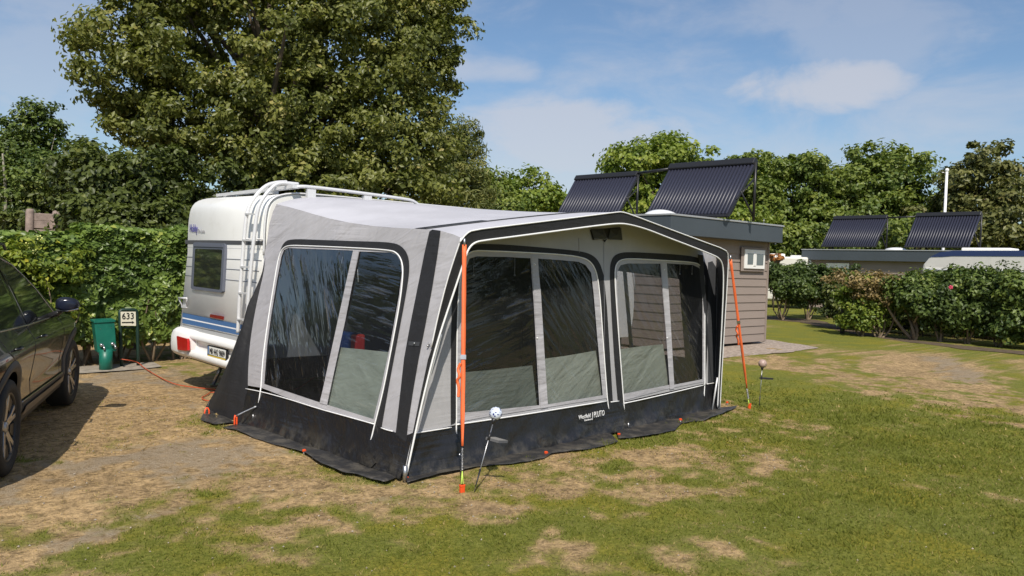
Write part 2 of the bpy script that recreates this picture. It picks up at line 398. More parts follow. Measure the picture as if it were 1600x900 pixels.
def text(body, size, m, name, parent, origin, ux, uz, depth=.0015, sx=1., shear=0., align='LEFT', fit=None):
    """lettering turned into a real thin mesh; ux = reading direction, uz = up"""
    c = bpy.data.curves.new(name, 'FONT'); c.body = body; c.size = size; c.extrude = depth; c.align_x = align; c.shear = shear; c.resolution_u = 2
    t_ = bpy.data.objects.new(name, c); COL.objects.link(t_); bpy.context.view_layer.update()
    me = bpy.data.meshes.new_from_object(t_.evaluated_get(bpy.context.evaluated_depsgraph_get())); bpy.data.objects.remove(t_)
    if fit: xs = [v.co.x for v in me.vertices]; sx = fit / (max(xs) - min(xs))
    ux = Vector(ux).normalized(); uz = Vector(uz).normalized(); un = ux.cross(uz)
    me.transform(Matrix(((ux.x * sx, uz.x, un.x, origin[0]), (ux.y * sx, uz.y, un.y, origin[1]), (ux.z * sx, uz.z, un.z, origin[2]), (0, 0, 0, 1))))
    me.materials.clear(); return link(name, me, m, parent)

# ------------------------------------------------------------------ foliage
def leaf_mesh(name, pos, nrm, size, tint, m, parent, aspect=.62, long=1.0):
    """pos (n,3), nrm (n,3): each leaf is a folded diamond"""
    n = len(pos); nrm = nrm / (np.linalg.norm(nrm, axis=1, keepdims=True) + 1e-9)
    a = NR.normal(size=(n, 3)); u = np.cross(nrm, a); u /= np.linalg.norm(u, axis=1, keepdims=True) + 1e-9; v = np.cross(nrm, u)
    s = (size * NR.uniform(.65, 1.35, n))[:, None]
    tip = pos + u * s * .5 * long; base = pos - u * s * .5 * long
    l = pos + v * s * .5 * aspect + nrm * s * .16; r_ = pos - v * s * .5 * aspect + nrm * s * .16
    V = np.stack([base, l, tip, r_], 1).reshape(-1, 3)
    # two triangles folded along the rib
    i = np.arange(n) * 4
    Tt = np.stack([i, i + 1, i + 2, i, i + 2, i + 3], 1).reshape(-1)
    me = bpy.data.meshes.new(name); me.vertices.add(n * 4); me.vertices.foreach_set('co', V.astype(np.float32).ravel())
    me.loops.add(n * 6); me.loops.foreach_set('vertex_index', Tt.astype(np.int32))
    me.polygons.add(n * 2); me.polygons.foreach_set('loop_start', (np.arange(n * 2) * 3).astype(np.int32)); me.polygons.foreach_set('loop_total', np.full(n * 2, 3, np.int32))
    at = me.attributes.new('tint', 'FLOAT', 'FACE'); at.data.foreach_set('value', np.repeat(tint, 2).astype(np.float32))
    me.update(calc_edges=True); me.validate()
    return link(name, me, m, parent)
def crown(lobes, nclump, nleaf, csize, shell=.35, up=.5, seed=0):
    """leaf clumps through the volume of ellipsoid lobes -> pos, nrm, tint"""
    g = np.random.default_rng(seed); L = np.array(lobes, float)
    wgt = (L[:, 3] * L[:, 4] * L[:, 5]) ** (2 / 3); wgt /= wgt.sum()
    k = g.choice(len(L), nclump, p=wgt); d = g.normal(size=(nclump, 3)); d /= np.linalg.norm(d, axis=1, keepdims=True)
    rr = np.where(g.random(nclump) < .75, g.uniform(1 - shell, 1.04, nclump), g.uniform(.2, 1, nclump))
    cen = L[k, :3] + d * L[k, 3:6] * rr[:, None]
    csz = csize * g.uniform(.5, 1.5, nclump); ctint = g.normal(0, .16, nclump)
    ci = np.repeat(np.arange(nclump), nleaf)
    e = g.normal(size=(len(ci), 3)); e /= np.linalg.norm(e, axis=1, keepdims=True)
    rad = g.uniform(.35, 1.05, len(ci))
    pos = cen[ci] + e * (csz[ci] * rad)[:, None] * np.array([1, 1, .62])
    nrm = e * .7 + d[ci] * .5 + g.normal(size=e.shape) * .55; nrm[:, 2] += up
    tint = np.clip(.42 + ctint[ci] + g.normal(0, .17, len(ci)), 0, 1)
    return pos, nrm, tint, cen
def limbs(mb, base, cen, n, r0, g, bend=.5):
    base = np.array(base, float)
    for i in g.choice(len(cen), min(n, len(cen)), replace=False):
        e = cen[i]; st = base + (e - base) * np.array([0, 0, g.uniform(.0, .45)])
        m1 = st + (e - st) * np.array([.35, .35, .55]) + g.normal(0, bend * .4, 3)
        pts = smoothline([st, m1, e], 2); rr = [r0 * (1 - .85 * q / (len(pts) - 1)) for q in range(len(pts))]
        mb.tube(pts, rr, 5, cap=False)
def tree(kind, label, cat, lobes, nclump, nleaf, csize, leaf, m, seed, trunk_r=.18, barkm=None, nl=12, group=None, xy=None, up=.5, long=1.0, aspect=.62, shell=.35, partcrown='crown'):
    L = np.array(lobes, float); cx, cy = (L[:, 0].mean(), L[:, 1].mean()) if xy is None else xy
    t_ = thing(kind, label, cat, group, (cx, cy, 0)); off = np.array([cx, cy, 0]); L[:, :3] -= off
    pos, nrm, tint, cen = crown(L, nclump, nleaf, csize, shell, up, seed)
    leaf_mesh(partcrown, pos, nrm, leaf, tint, m, t_, long=long, aspect=aspect)
    g = np.random.default_rng(seed + 5); mb = MB(); zt = L[:, 2].mean()
    top = (L[0, 0] * .3, L[0, 1] * .3, zt)
    q_ = smoothline([(0, 0, -.1), (.1, .05, zt * .5), top], 2); mb.tube(q_, [trunk_r * (1.15 - .75 * q / len(q_)) for q in range(len(q_))], 9)
    limbs(mb, (0, 0, zt * .35), cen, nl, trunk_r * .42, g)
    mb.build('trunk', barkm or M['bark'], t_); return t_
def PL(px, py, rpx, rpy, dist, depth=None):
    """a lobe seen at a picture position but standing at a real distance with real radii"""
    c = atD(px, py, dist); k = dist / F * 1.02; rx = rpx * k
    return (c[0], c[1], c[2], (depth or rx), (depth or rx), rpy * k)

# ================================================================== GROUND
def vnoise(x, y, sc, seed):
    g = np.random.default_rng(seed); T = g.random((256, 256)); X = x * sc + 1000.3; Y = y * sc + 1000.7
    xi = np.floor(X).astype(int); yi = np.floor(Y).astype(int); fx = X - xi; fy = Y - yi; fx = fx * fx * (3 - 2 * fx); fy = fy * fy * (3 - 2 * fy)
    a = T[xi % 256, yi % 256]; b = T[(xi + 1) % 256, yi % 256]; c = T[xi % 256, (yi + 1) % 256]; d = T[(xi + 1) % 256, (yi + 1) % 256]
    return (a * (1 - fx) + b * fx) * (1 - fy) + (c * (1 - fx) + d * fx) * fy
def fbm(x, y, sc, seed, oc=4, rough=.55):
    s = 0; a = 1; tot = 0
    for i in range(oc): s = s + a * vnoise(x, y, sc * 2 ** i, seed + i); tot += a; a *= rough
    return s / tot
def blob(x, y, cx, cy, rx, ry, ang=0.):
    c, s = math.cos(ang), math.sin(ang); u = ((x - cx) * c + (y - cy) * s) / rx; v = (-(x - cx) * s + (y - cy) * c) / ry
    return np.exp(-(u * u + v * v))
def sstep(v, a, b): t_ = np.clip((v - a) / (b - a), 0, 1); return t_ * t_ * (3 - 2 * t_)
# patches: (picture spot, radius x, radius y, strength) turned into ground places
SPOTS_G = [((1190, 595), 1.6, .8, .5), ((700, 850), 1.0, .5, .28), ((300, 860), .6, .3, .2), ((1150, 640), 1., .4, .2), ((1330, 525), 4.5, .9, .5), ((860, 800), .8, .4, .12), ((1300, 620), 1.6, .8, .45), ((1450, 720), 1.2, .9, .5), ((1180, 820), .7, .8, .40), ((1400, 850), 1., .8, .6), ((1560, 680), 1.5, 1.2, .4), ((560, 870), .9, .5, .22), ((1020, 690), .5, .2, .35),
           ((1250, 520), 3.2, 1.2, .7), ((1450, 532), 3., .5, .35), ((1210, 600), 1.2, .5, .4), ((420, 800), .5, .25, .22), ((980, 840), .5, .3, .12)]
SPOTS_S = [((1060, 710), 1.2, .35, .30), ((1200, 728), .35, .14, .8), ((1000, 770), .8, .4, .25), ((300, 720), .9, .6, .4), ((1400, 570), 3.5, .9, .5), ((1540, 600), 2.2, .5, .25), ((880, 860), .45, .3, .40), ((620, 800), .5, .25, .2),
           ((800, 780), 1.1, .3, .35), ((1080, 870), .3, .25, .3), ((230, 620), 2., 1., .55), ((60, 760), .6, .5, .4), ((1010, 580), 1, 1, .3)]
SPOTS_B = [((380, 700), .8, .35, .42), ((250, 700), .6, .3, .35), ((230, 810), .4, .18, .40), ((110, 850), .35, .12, .45), ((600, 770), .3, .12, .25), ((1490, 574), 3., .45, .9), ((220, 590), 1.2, .7, .30), ((340, 640), .7, .5, .4), ((150, 590), 1, .4, .3), ((420, 770), .4, .15, .3)]
def masks(x, y):
    n1 = fbm(x, y, .55, 3, 5); n2 = fbm(x, y, 2.2, 17, 4); n3 = fbm(x, y, 6.5, 29, 3)
    g = .60 + (n1 - .5) * .9 + (n2 - .5) * 1.0 + (n3 - .5) * 1.1
    b = (n2 - .5) * .9 + (n3 - .5) * 1.3 + (fbm(x, y, 1.1, 41, 4) - .5) * .9 - .12
    drive = sstep(x * .8 - (y - 3.4) * .15, 3.2, 1.9) * sstep(y, 3.6, 5.2)
    g = g - .30 * drive; b = b + .16 * drive
    for (p, rx, ry, s) in SPOTS_G:
        q = G(*p); g = g + s * blob(x, y, q[0], q[1], rx, ry, .4)
    for (p, rx, ry, s) in SPOTS_S:
        q = G(*p); g = g - s * blob(x, y, q[0], q[1], rx, ry, .4)
    for (p, rx, ry, s) in SPOTS_B:
        q = G(*p); b = b + s * blob(x, y, q[0], q[1], rx, ry, .4); g = g - .3 * s * blob(x, y, q[0], q[1], rx, ry, .4)
    far = sstep(np.hypot(x, y), 24, 30); g = g * (1 - far) + .8 * far; b = b * (1 - far) - far
    return np.clip(sstep(g, .08, .98), 0, 1), np.clip(sstep(b, .02, .55), 0, 1) * .8 * (1 - .85 * sstep(g, .35, .75))
def axis(lo, hi, a, b, st, grow=1.25):
    v = list(np.arange(a, b, st)); s = st
    while v[-1] < hi: s *= grow; v.append(v[-1] + s)
    s = st
    while v[0] > lo: s *= grow; v.insert(0, v[0] - s)
    return np.array(v)
gx = axis(-900, 1400, -1.2, 14.5, .055); gy = axis(-900, 1400, .9, 13.2, .055)
GX, GY = np.meshgrid(gx, gy, indexing='ij')
near = sstep(np.hypot(GX - 5, GY - 5), 30, 12)
GZ = near * ((fbm(GX, GY, 1.2, 5, 3) - .5) * .035 + (fbm(GX, GY, 7, 8, 2) - .5) * .016) - .004
mg, mbare = masks(GX, GY)
me = bpy.data.meshes.new('ground'); nx, ny = GX.shape
me.vertices.add(nx * ny); me.vertices.foreach_set('co', np.stack([GX, GY, GZ], -1).astype(np.float32).ravel())
ii = (np.arange(nx - 1)[:, None] * ny + np.arange(ny - 1)[None, :]).ravel(); Q = np.stack([ii, ii + ny, ii + ny + 1, ii + 1], 1).ravel()
nf = len(ii); me.loops.add(nf * 4); me.loops.foreach_set('vertex_index', Q.astype(np.int32)); me.polygons.add(nf)
me.polygons.foreach_set('loop_start', (np.arange(nf) * 4).astype(np.int32)); me.polygons.foreach_set('loop_total', np.full(nf, 4, np.int32)); me.polygons.foreach_set('use_smooth', np.ones(nf, bool))
for nm, arr in (('green', mg), ('bare', mbare)):
    a_ = me.attributes.new(nm, 'FLOAT', 'POINT'); a_.data.foreach_set('value', arr.astype(np.float32).ravel())
me.update(calc_edges=True)
m, t = mat('patchy_lawn'); o = t.n('ShaderNodeOutputMaterial'); p = t.n('ShaderNodeBsdfPrincipled'); t.l(p.outputs[0], o.inputs[0])
co = t.n('ShaderNodeTexCoord').outputs['Object']
ga = t.n('ShaderNodeAttribute', attribute_name='green').outputs['Fac']; ba = t.n('ShaderNodeAttribute', attribute_name='bare').outputs['Fac']
f1 = t.noise(co, 28, 5, .7); f2 = t.noise(co, 5, 5, .65); f3 = t.noise(co, 110, 3, .6); f4 = t.noise(co, 1.3, 4, .6)
gr = t.mix(t.ramp(f1, .25, .75), (.10, .12, .020), (.235, .235, .052)); gr = t.mix(t.ramp(f4, .4, .7), gr, t.mix(1., gr, (1.35, 1.15, .8), 'MULTIPLY'))
f5 = t.noise(co, 9, 5, .7, .5)
st = t.mix(t.ramp(t.math('ADD', t.math('MULTIPLY', f1, .5), t.math('MULTIPLY', f5, .5)), .34, .66), (.17, .12, .060), (.66, .455, .235)); st = t.mix(t.ramp(f4, .35, .65), st, t.mix(1., st, (.80, .80, .82), 'MULTIPLY'))
br = t.mix(t.ramp(f3, .3, .7), (.19, .15, .105), (.42, .35, .26))
gm = t.ramp(t.math('ADD', ga, t.math('MULTIPLY', t.math('SUBTRACT', t.math('MULTIPLY', t.math('ADD', f2, f1), .5), .5), 1.5)), .1, .9)
bm_ = t.ramp(t.math('ADD', ba, t.math('MULTIPLY', t.math('SUBTRACT', t.math('MULTIPLY', t.math('ADD', f1, f5), .5), .5), 2.6)), .25, 1.0)
c = t.mix(gm, st, gr); c = t.mix(t.math('MULTIPLY', bm_, .85), c, br); t.val(p.inputs['Base Color'], c)
p.inputs['Roughness'].default_value = .95; p.inputs['Specular IOR Level'].default_value = .1
t.l(t.bump(t.math('ADD', f1, t.math('MULTIPLY', f3, .5)), .8, .03), p.inputs['Normal']); M['lawn'] = m
struct(link('ground', me, m))
# short grass blades, dense in the green, thin and straw coloured elsewhere
def grass():
    N = 420000; g = NR
    rr = 2.4 + 11.5 * g.random(N) ** .75
    ang = np.radians(42 + g.uniform(-44, 46, N)); x = rr * np.cos(ang); y = rr * np.sin(ang)
    G_, B_ = masks(x, y); keep = g.random(N) < np.clip(.22 + .85 * G_ - .85 * B_, .0, 1)
    # nothing grows under the awning and the caravan
    inside = (x > 3.50 - .06 * (y - 5.1)) & (y > 5.0 + (x - 3.5) * .078) & (x < 8.4)
    keep &= ~inside & (y < 13.2) & (g.random(N) < sstep(rr, 14., 7.5))
    x, y, G_ = x[keep], y[keep], G_[keep]; rr = rr[keep]; n = len(x)
    tuft = sstep(fbm(x, y, 3.2, 61, 3), .52, .70)
    h = g.uniform(.006, .018, n) * (.6 + .7 * G_) * (1 + .8 * tuft) * np.clip(.7 + rr / 14, 1, 1.6); wd = g.uniform(.0022, .0046, n) * np.clip(rr / 4.5, 1, 3.0)
    az = g.uniform(0, 2 * np.pi, n); ln = g.normal(0, .75, (n, 2)) * h[:, None]
    zz = (fbm(x, y, 1.2, 5, 3) - .5) * .035 + (fbm(x, y, 7, 8, 2) - .5) * .016 - .006
    bx = np.cos(az) * wd; by = np.sin(az) * wd
    V = np.stack([np.stack([x - bx, y - by, zz], 1), np.stack([x + bx, y + by, zz], 1), np.stack([x + ln[:, 0], y + ln[:, 1], zz + h], 1)], 1).reshape(-1, 3)
    me = bpy.data.meshes.new('grass'); me.vertices.add(n * 3); me.vertices.foreach_set('co', V.astype(np.float32).ravel())
    me.loops.add(n * 3); me.loops.foreach_set('vertex_index', np.arange(n * 3, dtype=np.int32)); me.polygons.add(n)
    me.polygons.foreach_set('loop_start', (np.arange(n) * 3).astype(np.int32)); me.polygons.foreach_set('loop_total', np.full(n, 3, np.int32))
    dry = np.clip(1 - G_ - .25 * tuft + g.normal(0, .28, n), 0, 1)
    a_ = me.attributes.new('tint', 'FLOAT', 'FACE'); a_.data.foreach_set('value', dry.astype(np.float32)); me.update(calc_edges=True)
    m, t = mat('grass_blades'); o = t.n('ShaderNodeOutputMaterial'); f = t.n('ShaderNodeAttribute', attribute_name='tint').outputs['Fac']
    c = t.mix(t.ramp(f, .25, .85), (.20, .22, .036), (.56, .40, .18)); p = t.n('ShaderNodeBsdfPrincipled'); t.val(p.inputs['Base Color'], c); p.inputs['Roughness'].default_value = .6
    p.inputs['Specular IOR Level'].default_value = .2
    tr = t.n('ShaderNodeBsdfTranslucent'); t.val(tr.inputs[0], c); mx = t.n('ShaderNodeMixShader'); mx.inputs[0].default_value = .45
    t.l(p.outputs[0], mx.inputs[1]); t.l(tr.outputs[0], mx.inputs[2]); t.l(mx.outputs[0], o.inputs[0])
    o_ = link('grass', me, m); struct(o_, 'stuff'); tag(o_, 'short patchy green and straw grass growing across the pitch', 'grass')
grass()
# pebbles, dry leaves and bits of twig lying about
def litter():
    N = 2600; g = np.random.default_rng(91); x = g.uniform(-.2, 8, N); y = g.uniform(1.6, 11.5, N); G_, B_ = masks(x, y)
    keep = (g.random(N) < .25 + .75 * (1 - G_)) & ~((x > 3.35) & (y > 5.1)); x, y = x[keep], y[keep]
    a = g.uniform(.003, .010, len(x)) ; q = g.uniform(0, 6.28, len(x)); z = .004; vs = []; fs = []
    zz = (fbm(x, y, 1.2, 5, 3) - .5) * .035 + (fbm(x, y, 7, 8, 2) - .5) * .016
    for i in range(len(x)):
        c, s_ = math.cos(q[i]) * a[i], math.sin(q[i]) * a[i]; k = len(vs); e = .6 + (i % 5) * .15; zb = zz[i]
        vs += [(x[i] + c, y[i] + s_, zb), (x[i] - s_ * e, y[i] + c * e, zb), (x[i] - c, y[i] - s_, zb), (x[i] + s_ * e, y[i] - c * e, zb), (x[i], y[i], zb + a[i] * .9)]
        fs += [(k, k + 1, k + 4), (k + 1, k + 2, k + 4), (k + 2, k + 3, k + 4), (k + 3, k, k + 4)]
    me = bpy.data.meshes.new('pebbles'); me.from_pydata(vs, [], fs); o_ = link('pebbles', me, pbr('pebble', (.33, .28, .22), .9, var=.4, vscale=30)); struct(o_, 'stuff'); tag(o_, 'small pebbles and crumbs scattered over the worn ground', 'pebbles')
litter()
# gravel apron beside the cabin
m, t = mat('pink_gravel'); o = t.n('ShaderNodeOutputMaterial'); p = t.n('ShaderNodeBsdfPrincipled'); t.l(p.outputs[0], o.inputs[0])
co = t.n('ShaderNodeTexCoord').outputs['Object']; v = t.n('ShaderNodeTexVoronoi'); t.l(co, v.inputs['Vector']); v.inputs['Scale'].default_value = 16
t.val(p.inputs['Base Color'], t.mix(t.ramp(t.noise(co, 9, 6, .8), .3, .7), (.20, .155, .12), (.50, .41, .34))); p.inputs['Roughness'].default_value = .9
t.l(t.bump(v.outputs['Distance'], .9, .03), p.inputs['Normal']); M['gravel'] = m
out = [(9.5, 9.9), tuple(G(1100, 562)[:2]), tuple(G(1150, 557)[:2]), tuple(G(1200, 553.5)[:2]), tuple(G(1245, 549)[:2]), tuple(G(1279, 543.5)[:2]), tuple(G(1250, 538)[:2]), tuple(G(1222, 534)[:2]), tuple(G(1200, 531)[:2]), (17.3, 12), (9.5, 12)]
out = [p_ + np.array([rnd.uniform(-.07, .07), rnd.uniform(-.07, .07)]) for p_ in densify([np.array(q) for q in out] + [np.array(out[0])], .25)[:-1]]
struct(MB().poly([(a, b, .006) for a, b in out]).build('gravel_apron', m))
out = [(22.9, 10.5), (22.1, 9.2), (21.5, 8.0), (21.1, 7.0), (21.3, 3.0), (22.2, 3.0), (22.2, 7.5), (22.9, 9.2), (23.9, 10.7), (27.9, 14.0), (28.3, 16.5), (26.2, 16.5), (26.0, 13.8)]
out = [p_ + np.array([rnd.uniform(-.1, .1), rnd.uniform(-.1, .1)]) for p_ in densify([np.array(q, float) for q in out] + [np.array(out[0], float)], .3)[:-1]]
M['soil'] = pbr('dry_soil', (.10, .07, .04), .95, bump=.6, bscale=30, var=.3, vscale=6)
struct(MB().poly([(a, b, .004) for a, b in out]).build('hedge_soil', M['soil']))
M['slate'] = fabric('slate_darkening_cloth', (.075, .08, .095), .8, .5, axis=(0, 0, 0), sc=(6, 6, .8), weave=False)  # cloth of the sheet that darkens the awning interior
# ================================================================== CARAVAN
RP = plane3((3.60, 8, .60), (3.69, 8, 1.75), (3.60, 10, .60))
YR, YLc = 8.24, 10.64
car = thing('touring_caravan', 'white touring caravan with blue stripes behind the grey awning, ladder on its rear', 'caravan', loc=(3.6, 9.4, 0))
car.location = (0, 0, 0)
prof = [(3.60, .60), (3.69, 1.75)] + [tuple(q) for q in smoothline([(3.69, 1.78), (3.69, 2.16), (3.74, 2.37), (3.95, 2.455), (4.3, 2.465)], 2)[1:]] + [(6.5, 2.46), (9.0, 2.44)] + \
       [tuple(q) for q in smoothline([(9.2, 2.43), (9.7, 2.35), (10.05, 1.6), (10.1, 1.0), (10.0, .60)], 2)]
mb = MB(); ins = .035
rows = []
for (y, k) in ((YR, 1), (YR + .012, .35), (YR + .035, 0), (YLc - .035, 0), (YLc - .012, .35), (YLc, 1)):
    cx, cz = 6.8, 1.5; rr = []
    for x, z in prof:
        d = np.array([cx - x, cz - z]); d /= np.linalg.norm(d); rr.append((x + d[0] * ins * k, y, z + d[1] * ins * k + max(0, z - 1.8) * .075 * (y - YR) / 2.4))
    rows.append(rr)
mb.grid(rows, True, True)
mb.add(rows[0], [tuple(t) for t in tessellate_polygon([[Vector(p) for p in rows[0]]])]); mb.add(rows[-1], [tuple(t) for t in tessellate_polygon([[Vector(p) for p in rows[-1]]])])
body = mb.build('body', M['white'], car, weld=True)
def rear(name, pts, mtl, off=.004, parent=None, th=None, bevel=0):
    P = PX(RP, pts, off)
    if th: return MB().prism(P, RP[1] * th).build(name, mtl, parent or car, bevel=bevel)
    return MB().poly(P).build(name, mtl, parent or car)
# horizontal creases of the hammered sheet
mb = MB()
for a, b in (((291.1, 386.7), (414, 389.4)), ((290, 401.3), (409, 407.2)), ((289.4, 415.8), (405, 423.7)), ((288.9, 430.2), (402, 441.7))):
    A, B = PX(RP, [a, b], .003); mb.box((0, 0, 0), (0, 0, 0)) if 0 else mb.tube([A, B], .0035, 4)
mb.build('groove', M['frame'], car)
rear('dark_strip', [(290.5, 374.8), (414, 376.8), (414.3, 383), (291, 381.2)], M['darkband'], .001, th=.012)  # dark colour stands in for the shaded recess below the upper panel
bf = lambda x: (488.7 - 285) and 488.7 + (x - 285.3) * .2030
xr = 402
for (y0, y1, mt, nm) in ((488.7, 495.6, 'blue', 'blue_stripe'), (495.7, 497.6, 'whiteink', 'white_stripe'), (497.7, 504.7, 'blue', 'blue_stripe'), (507.5, 513.5, 'greyband', 'grey_stripe')):
    s0, s1 = .2030 + (y0 - 488.7) * .0006, .2030 + (y1 - 488.7) * .0006
    rear(nm, [(285.6, y0), (xr, y0 + (xr - 285.3) * s0), (xr, y1 + (xr - 285.3) * s1), (285.3, y1)], M[mt], .003)
# rear window
wf = [(306.3, 378.8), (356, 381), (351.6, 458), (302.3, 452)]
wnd = rear('window', roundpoly(wf, 3.5), M['frame'], .001, th=.035, bevel=.006)
pn = rear('pane', roundpoly([(309.4, 389), (351.9, 390.4), (348.4, 453.2), (306.6, 447.6)], 2.5), M['glassdark'], .037, parent=wnd)
rear('top_rail', [(307.5, 382.2), (353.5, 384.0), (353.3, 387.2), (307.3, 385.6)], M['frame'], .034, parent=wnd, th=.012)
rear('reflector', [(330.2, 491), (350.6, 494.4), (350, 499.8), (330, 495.8)], M['reddark'], .004, th=.014)
# grab handle at the left edge
gh = MB(); q0, q1, q2, q3 = PX(RP, [(285, 466), (298, 466.5), (293, 478), (285.5, 477)], .0)
n_ = RP[1]
gh.tube([q0 + n_ * .05, q1 + n_ * .05], .014, 6); gh.tube([q1 + n_ * .05, q2 + n_ * .01], .010, 6); gh.tube([q3 + n_ * .01, q0 + n_ * .05], .010, 6); gh.prism([q3, q2, q2 - np.array([0, 0, .03]), q3 - np.array([0, 0, .03])], n_ * .02)
gh.build('grab_handle', M['alu'], car)
# lettering
A = PX(RP, [(296.3, 363.4), (316, 364.2)], .012)
ux = A[1] - A[0]
RP2 = (np.array([3.686, 9, 2.0]), np.array([-1., 0, 0]))
text('Hobby', .15, M['violet'], 'lettering', car, PX(RP2, [(296.5, 362.3)], .004)[0], ux, (0, 0, 1), fit=np.linalg.norm(ux) * .62)
text('De Luxe', .065, M['greyink'], 'lettering', car, PX(RP2, [(310, 363.3)], .004)[0], ux, (0, 0, 1), fit=np.linalg.norm(ux) * .48)
# bumper: a moulded rail with recessed plate area
bp = [(3.62, .765), (3.575, .755), (3.535, .73), (3.52, .69), (3.53, .665), (3.57, .655), (3.575, .55), (3.53, .535), (3.505, .50), (3.505, .46), (3.54, .43), (3.64, .41), (3.70, .50), (3.70, .75)]
rows = []
for y, k in ((YR + .02, .0), (YR + .10, 1), (8.7, 1), (9.6, 1), (9.98, 1), (10.05, .9)): rows.append([(3.62 + (x - 3.62) * (.8 + .2 * k), y, z) for x, z in bp])
mb = MB(); mb.grid(rows, True, True); mb.poly(rows[0]); mb.poly(rows[-1]); mb.build('bumper', M['white_trim'], car)
cp = [(3.62, .775), (3.56, .765), (3.51, .73), (3.485, .66), (3.48, .55), (3.49, .47), (3.54, .42), (3.68, .41), (3.72, .6), (3.70, .76)]
mb = MB(); rows = []
for y, k in ((9.86, .55), (9.98, .8), (10.12, 1), (10.45, 1), (10.60, .92), (10.67, .6)): rows.append([(3.64 + (x - 3.64) * k, y, .59 + (z - .59) * (.88 + .12 * k)) for x, z in cp])
mb.grid(rows, True, True); mb.poly(rows[0]); mb.poly(rows[-1]); bc = mb.build('bumper_end', M['white_trim'], car, bevel=.01)
LPn = plane3((3.468, 10, .45), (3.475, 10, .7), (3.468, 10.7, .45))
tl = MB().prism([onP(x, y, LPn) for x, y in roundpoly([(275.8, 524.6), (292.4, 529.3), (292.8, 548.2), (277.2, 546.6)], 1.5)], (.03, 0, 0)).build('tail_light', M['red'], car, bevel=.006)
PLt = plane3((3.515, 8, .48), (3.55, 8, .66), (3.515, 10, .48))
lp = MB().prism([onP(x, y, PLt) for x, y in [(324.2, 539.0), (355, 546.2), (353.4, 564.6), (323.8, 556.0)]], (.012, 0, 0)).build('licence_plate', M['ink'], car)
def plq(name, pts, mm): return MB().poly([onP(x, y, PLt) + np.array([-.002, 0, 0]) for x, y in pts]).build(name, mm, lp)
plq('plate_face', [(327.0, 541.0), (353.2, 547.3), (352.6, 560.2), (326.6, 553.2)], M['plate']); plq('country_band', [(324.9, 540.4), (326.9, 540.9), (326.5, 553.0), (324.6, 552.6)], M['blue'])
plq('yellow_strip', [(325, 554.0), (352.5, 560.8), (352.3, 563.1), (325, 555.8)], M['yellow'])
A = [onP(x, y, PLt) + np.array([-.004, 0, 0]) for x, y in [(327.6, 552.5), (352.6, 559.2)]]
text('MK·HG 9009', .105, M['ink'], 'lettering', lp, A[0], A[1] - A[0], (0, 0, 1), sx=np.linalg.norm(A[1] - A[0]) / (.105 * 5.75))
rb = MB(); c_ = onP(297, 543, plane3((3.46, 8, .5), (3.46, 8, .7), (3.46, 10, .5)))
# underside: chassis, axle, wheel, corner steady
mb = MB(); mb.box((3.75, 8.35, .34), (9.9, 10.5, .60)); mb.build('chassis', M['blackmetal'], car)
for y in (8.32, 10.36):
    mb = MB(); mb.tube([(6.6, y, .33), (6.6, y + .2, .33)], .33, 24); mb.build('wheel', M['rubber'], car)
mb = MB(); mb.tube([(4.1, 8.6, .36), (3.95, 8.62, .02)], .025, 6); mb.box((3.88, 8.55, .0), (4.03, 8.7, .02)); mb.build('corner_steady', M['steel'], car)
mb = MB(); mb.tube([(4.1, 10.3, .36), (3.95, 10.3, .02)], .025, 6); mb.box((3.88, 10.22, .0), (4.03, 10.37, .02)); mb.build('corner_steady', M['steel'], car)
# side of the van inside the awning: door and window
sw = MB().box((4.6, YR - .012, 1.15), (5.7, YR + .01, 1.75)).build('window', M['frame'], car); MB().box((4.65, YR - .018, 1.20), (5.65, YR - .010, 1.70)).build('pane', M['glassdark'], sw)
dr = MB().box((6.3, YR - .014, .45), (6.95, YR + .01, 2.2)).build('door', M['white_trim'], car)
# awning rail on the van's side edge
mb = MB(); mb.tube([(x - .004, YR - .004, z) for x, z in prof[1:-8]], .013, 6); mb.build('awning_rail', M['alu'], car)
# ladder
lad = None
def stile(pts, Yp): return [onY(x, y, Yp) for x, y in pts]
La = [(371.7, 520), (374.5, 462), (379, 404), (381, 375.5), (385.5, 332), (394, 312), (414, 290), (432, 285), (448, 284.5)]
Lb = [(385, 520), (388.5, 462), (393.5, 404), (396.5, 375.5), (401.4, 332), (408.6, 312), (427, 290), (440, 285.5), (466, 288)]
ya = onX(379, 404, 3.57)[1]; yb = onX(393.5, 404, 3.57)[1]
A3 = smoothline(stile(La, ya), 2); B3 = smoothline(stile(Lb, yb), 2)
lad = MB().tube(A3, .022, 8).tube(B3, .022, 8).build('ladder', M['alu'], car)
for yy in (334.5, 375.3, 417, 458, 499):
    def xat(L, y):
        for (x0, y0), (x1, y1) in zip(L[:-1], L[1:]):
            if y0 >= y >= y1: return x0 + (x1 - x0) * (y - y0) / (y1 - y0)
    a = onY(xat(La, yy - .3), yy - .3, ya); b = onY(xat(Lb, yy + .6), yy + .6, yb)
    mb = MB(); c = (a + b) / 2; d = (b - a) / 2; mb.obox(c, d, np.array([.022, 0, 0]), np.array([0, 0, .009])); mb.build('rung', M['alu'], lad)
for yy in (372, 500):
    for L, Yp in ((La, ya), (Lb, yb)):
        a = onY(xat(L, yy), yy, Yp); mb = MB(); mb.tube([a, a + np.array([.13, 0, -.02])], .010, 6); mb.build('bracket', M['alu'], lad)
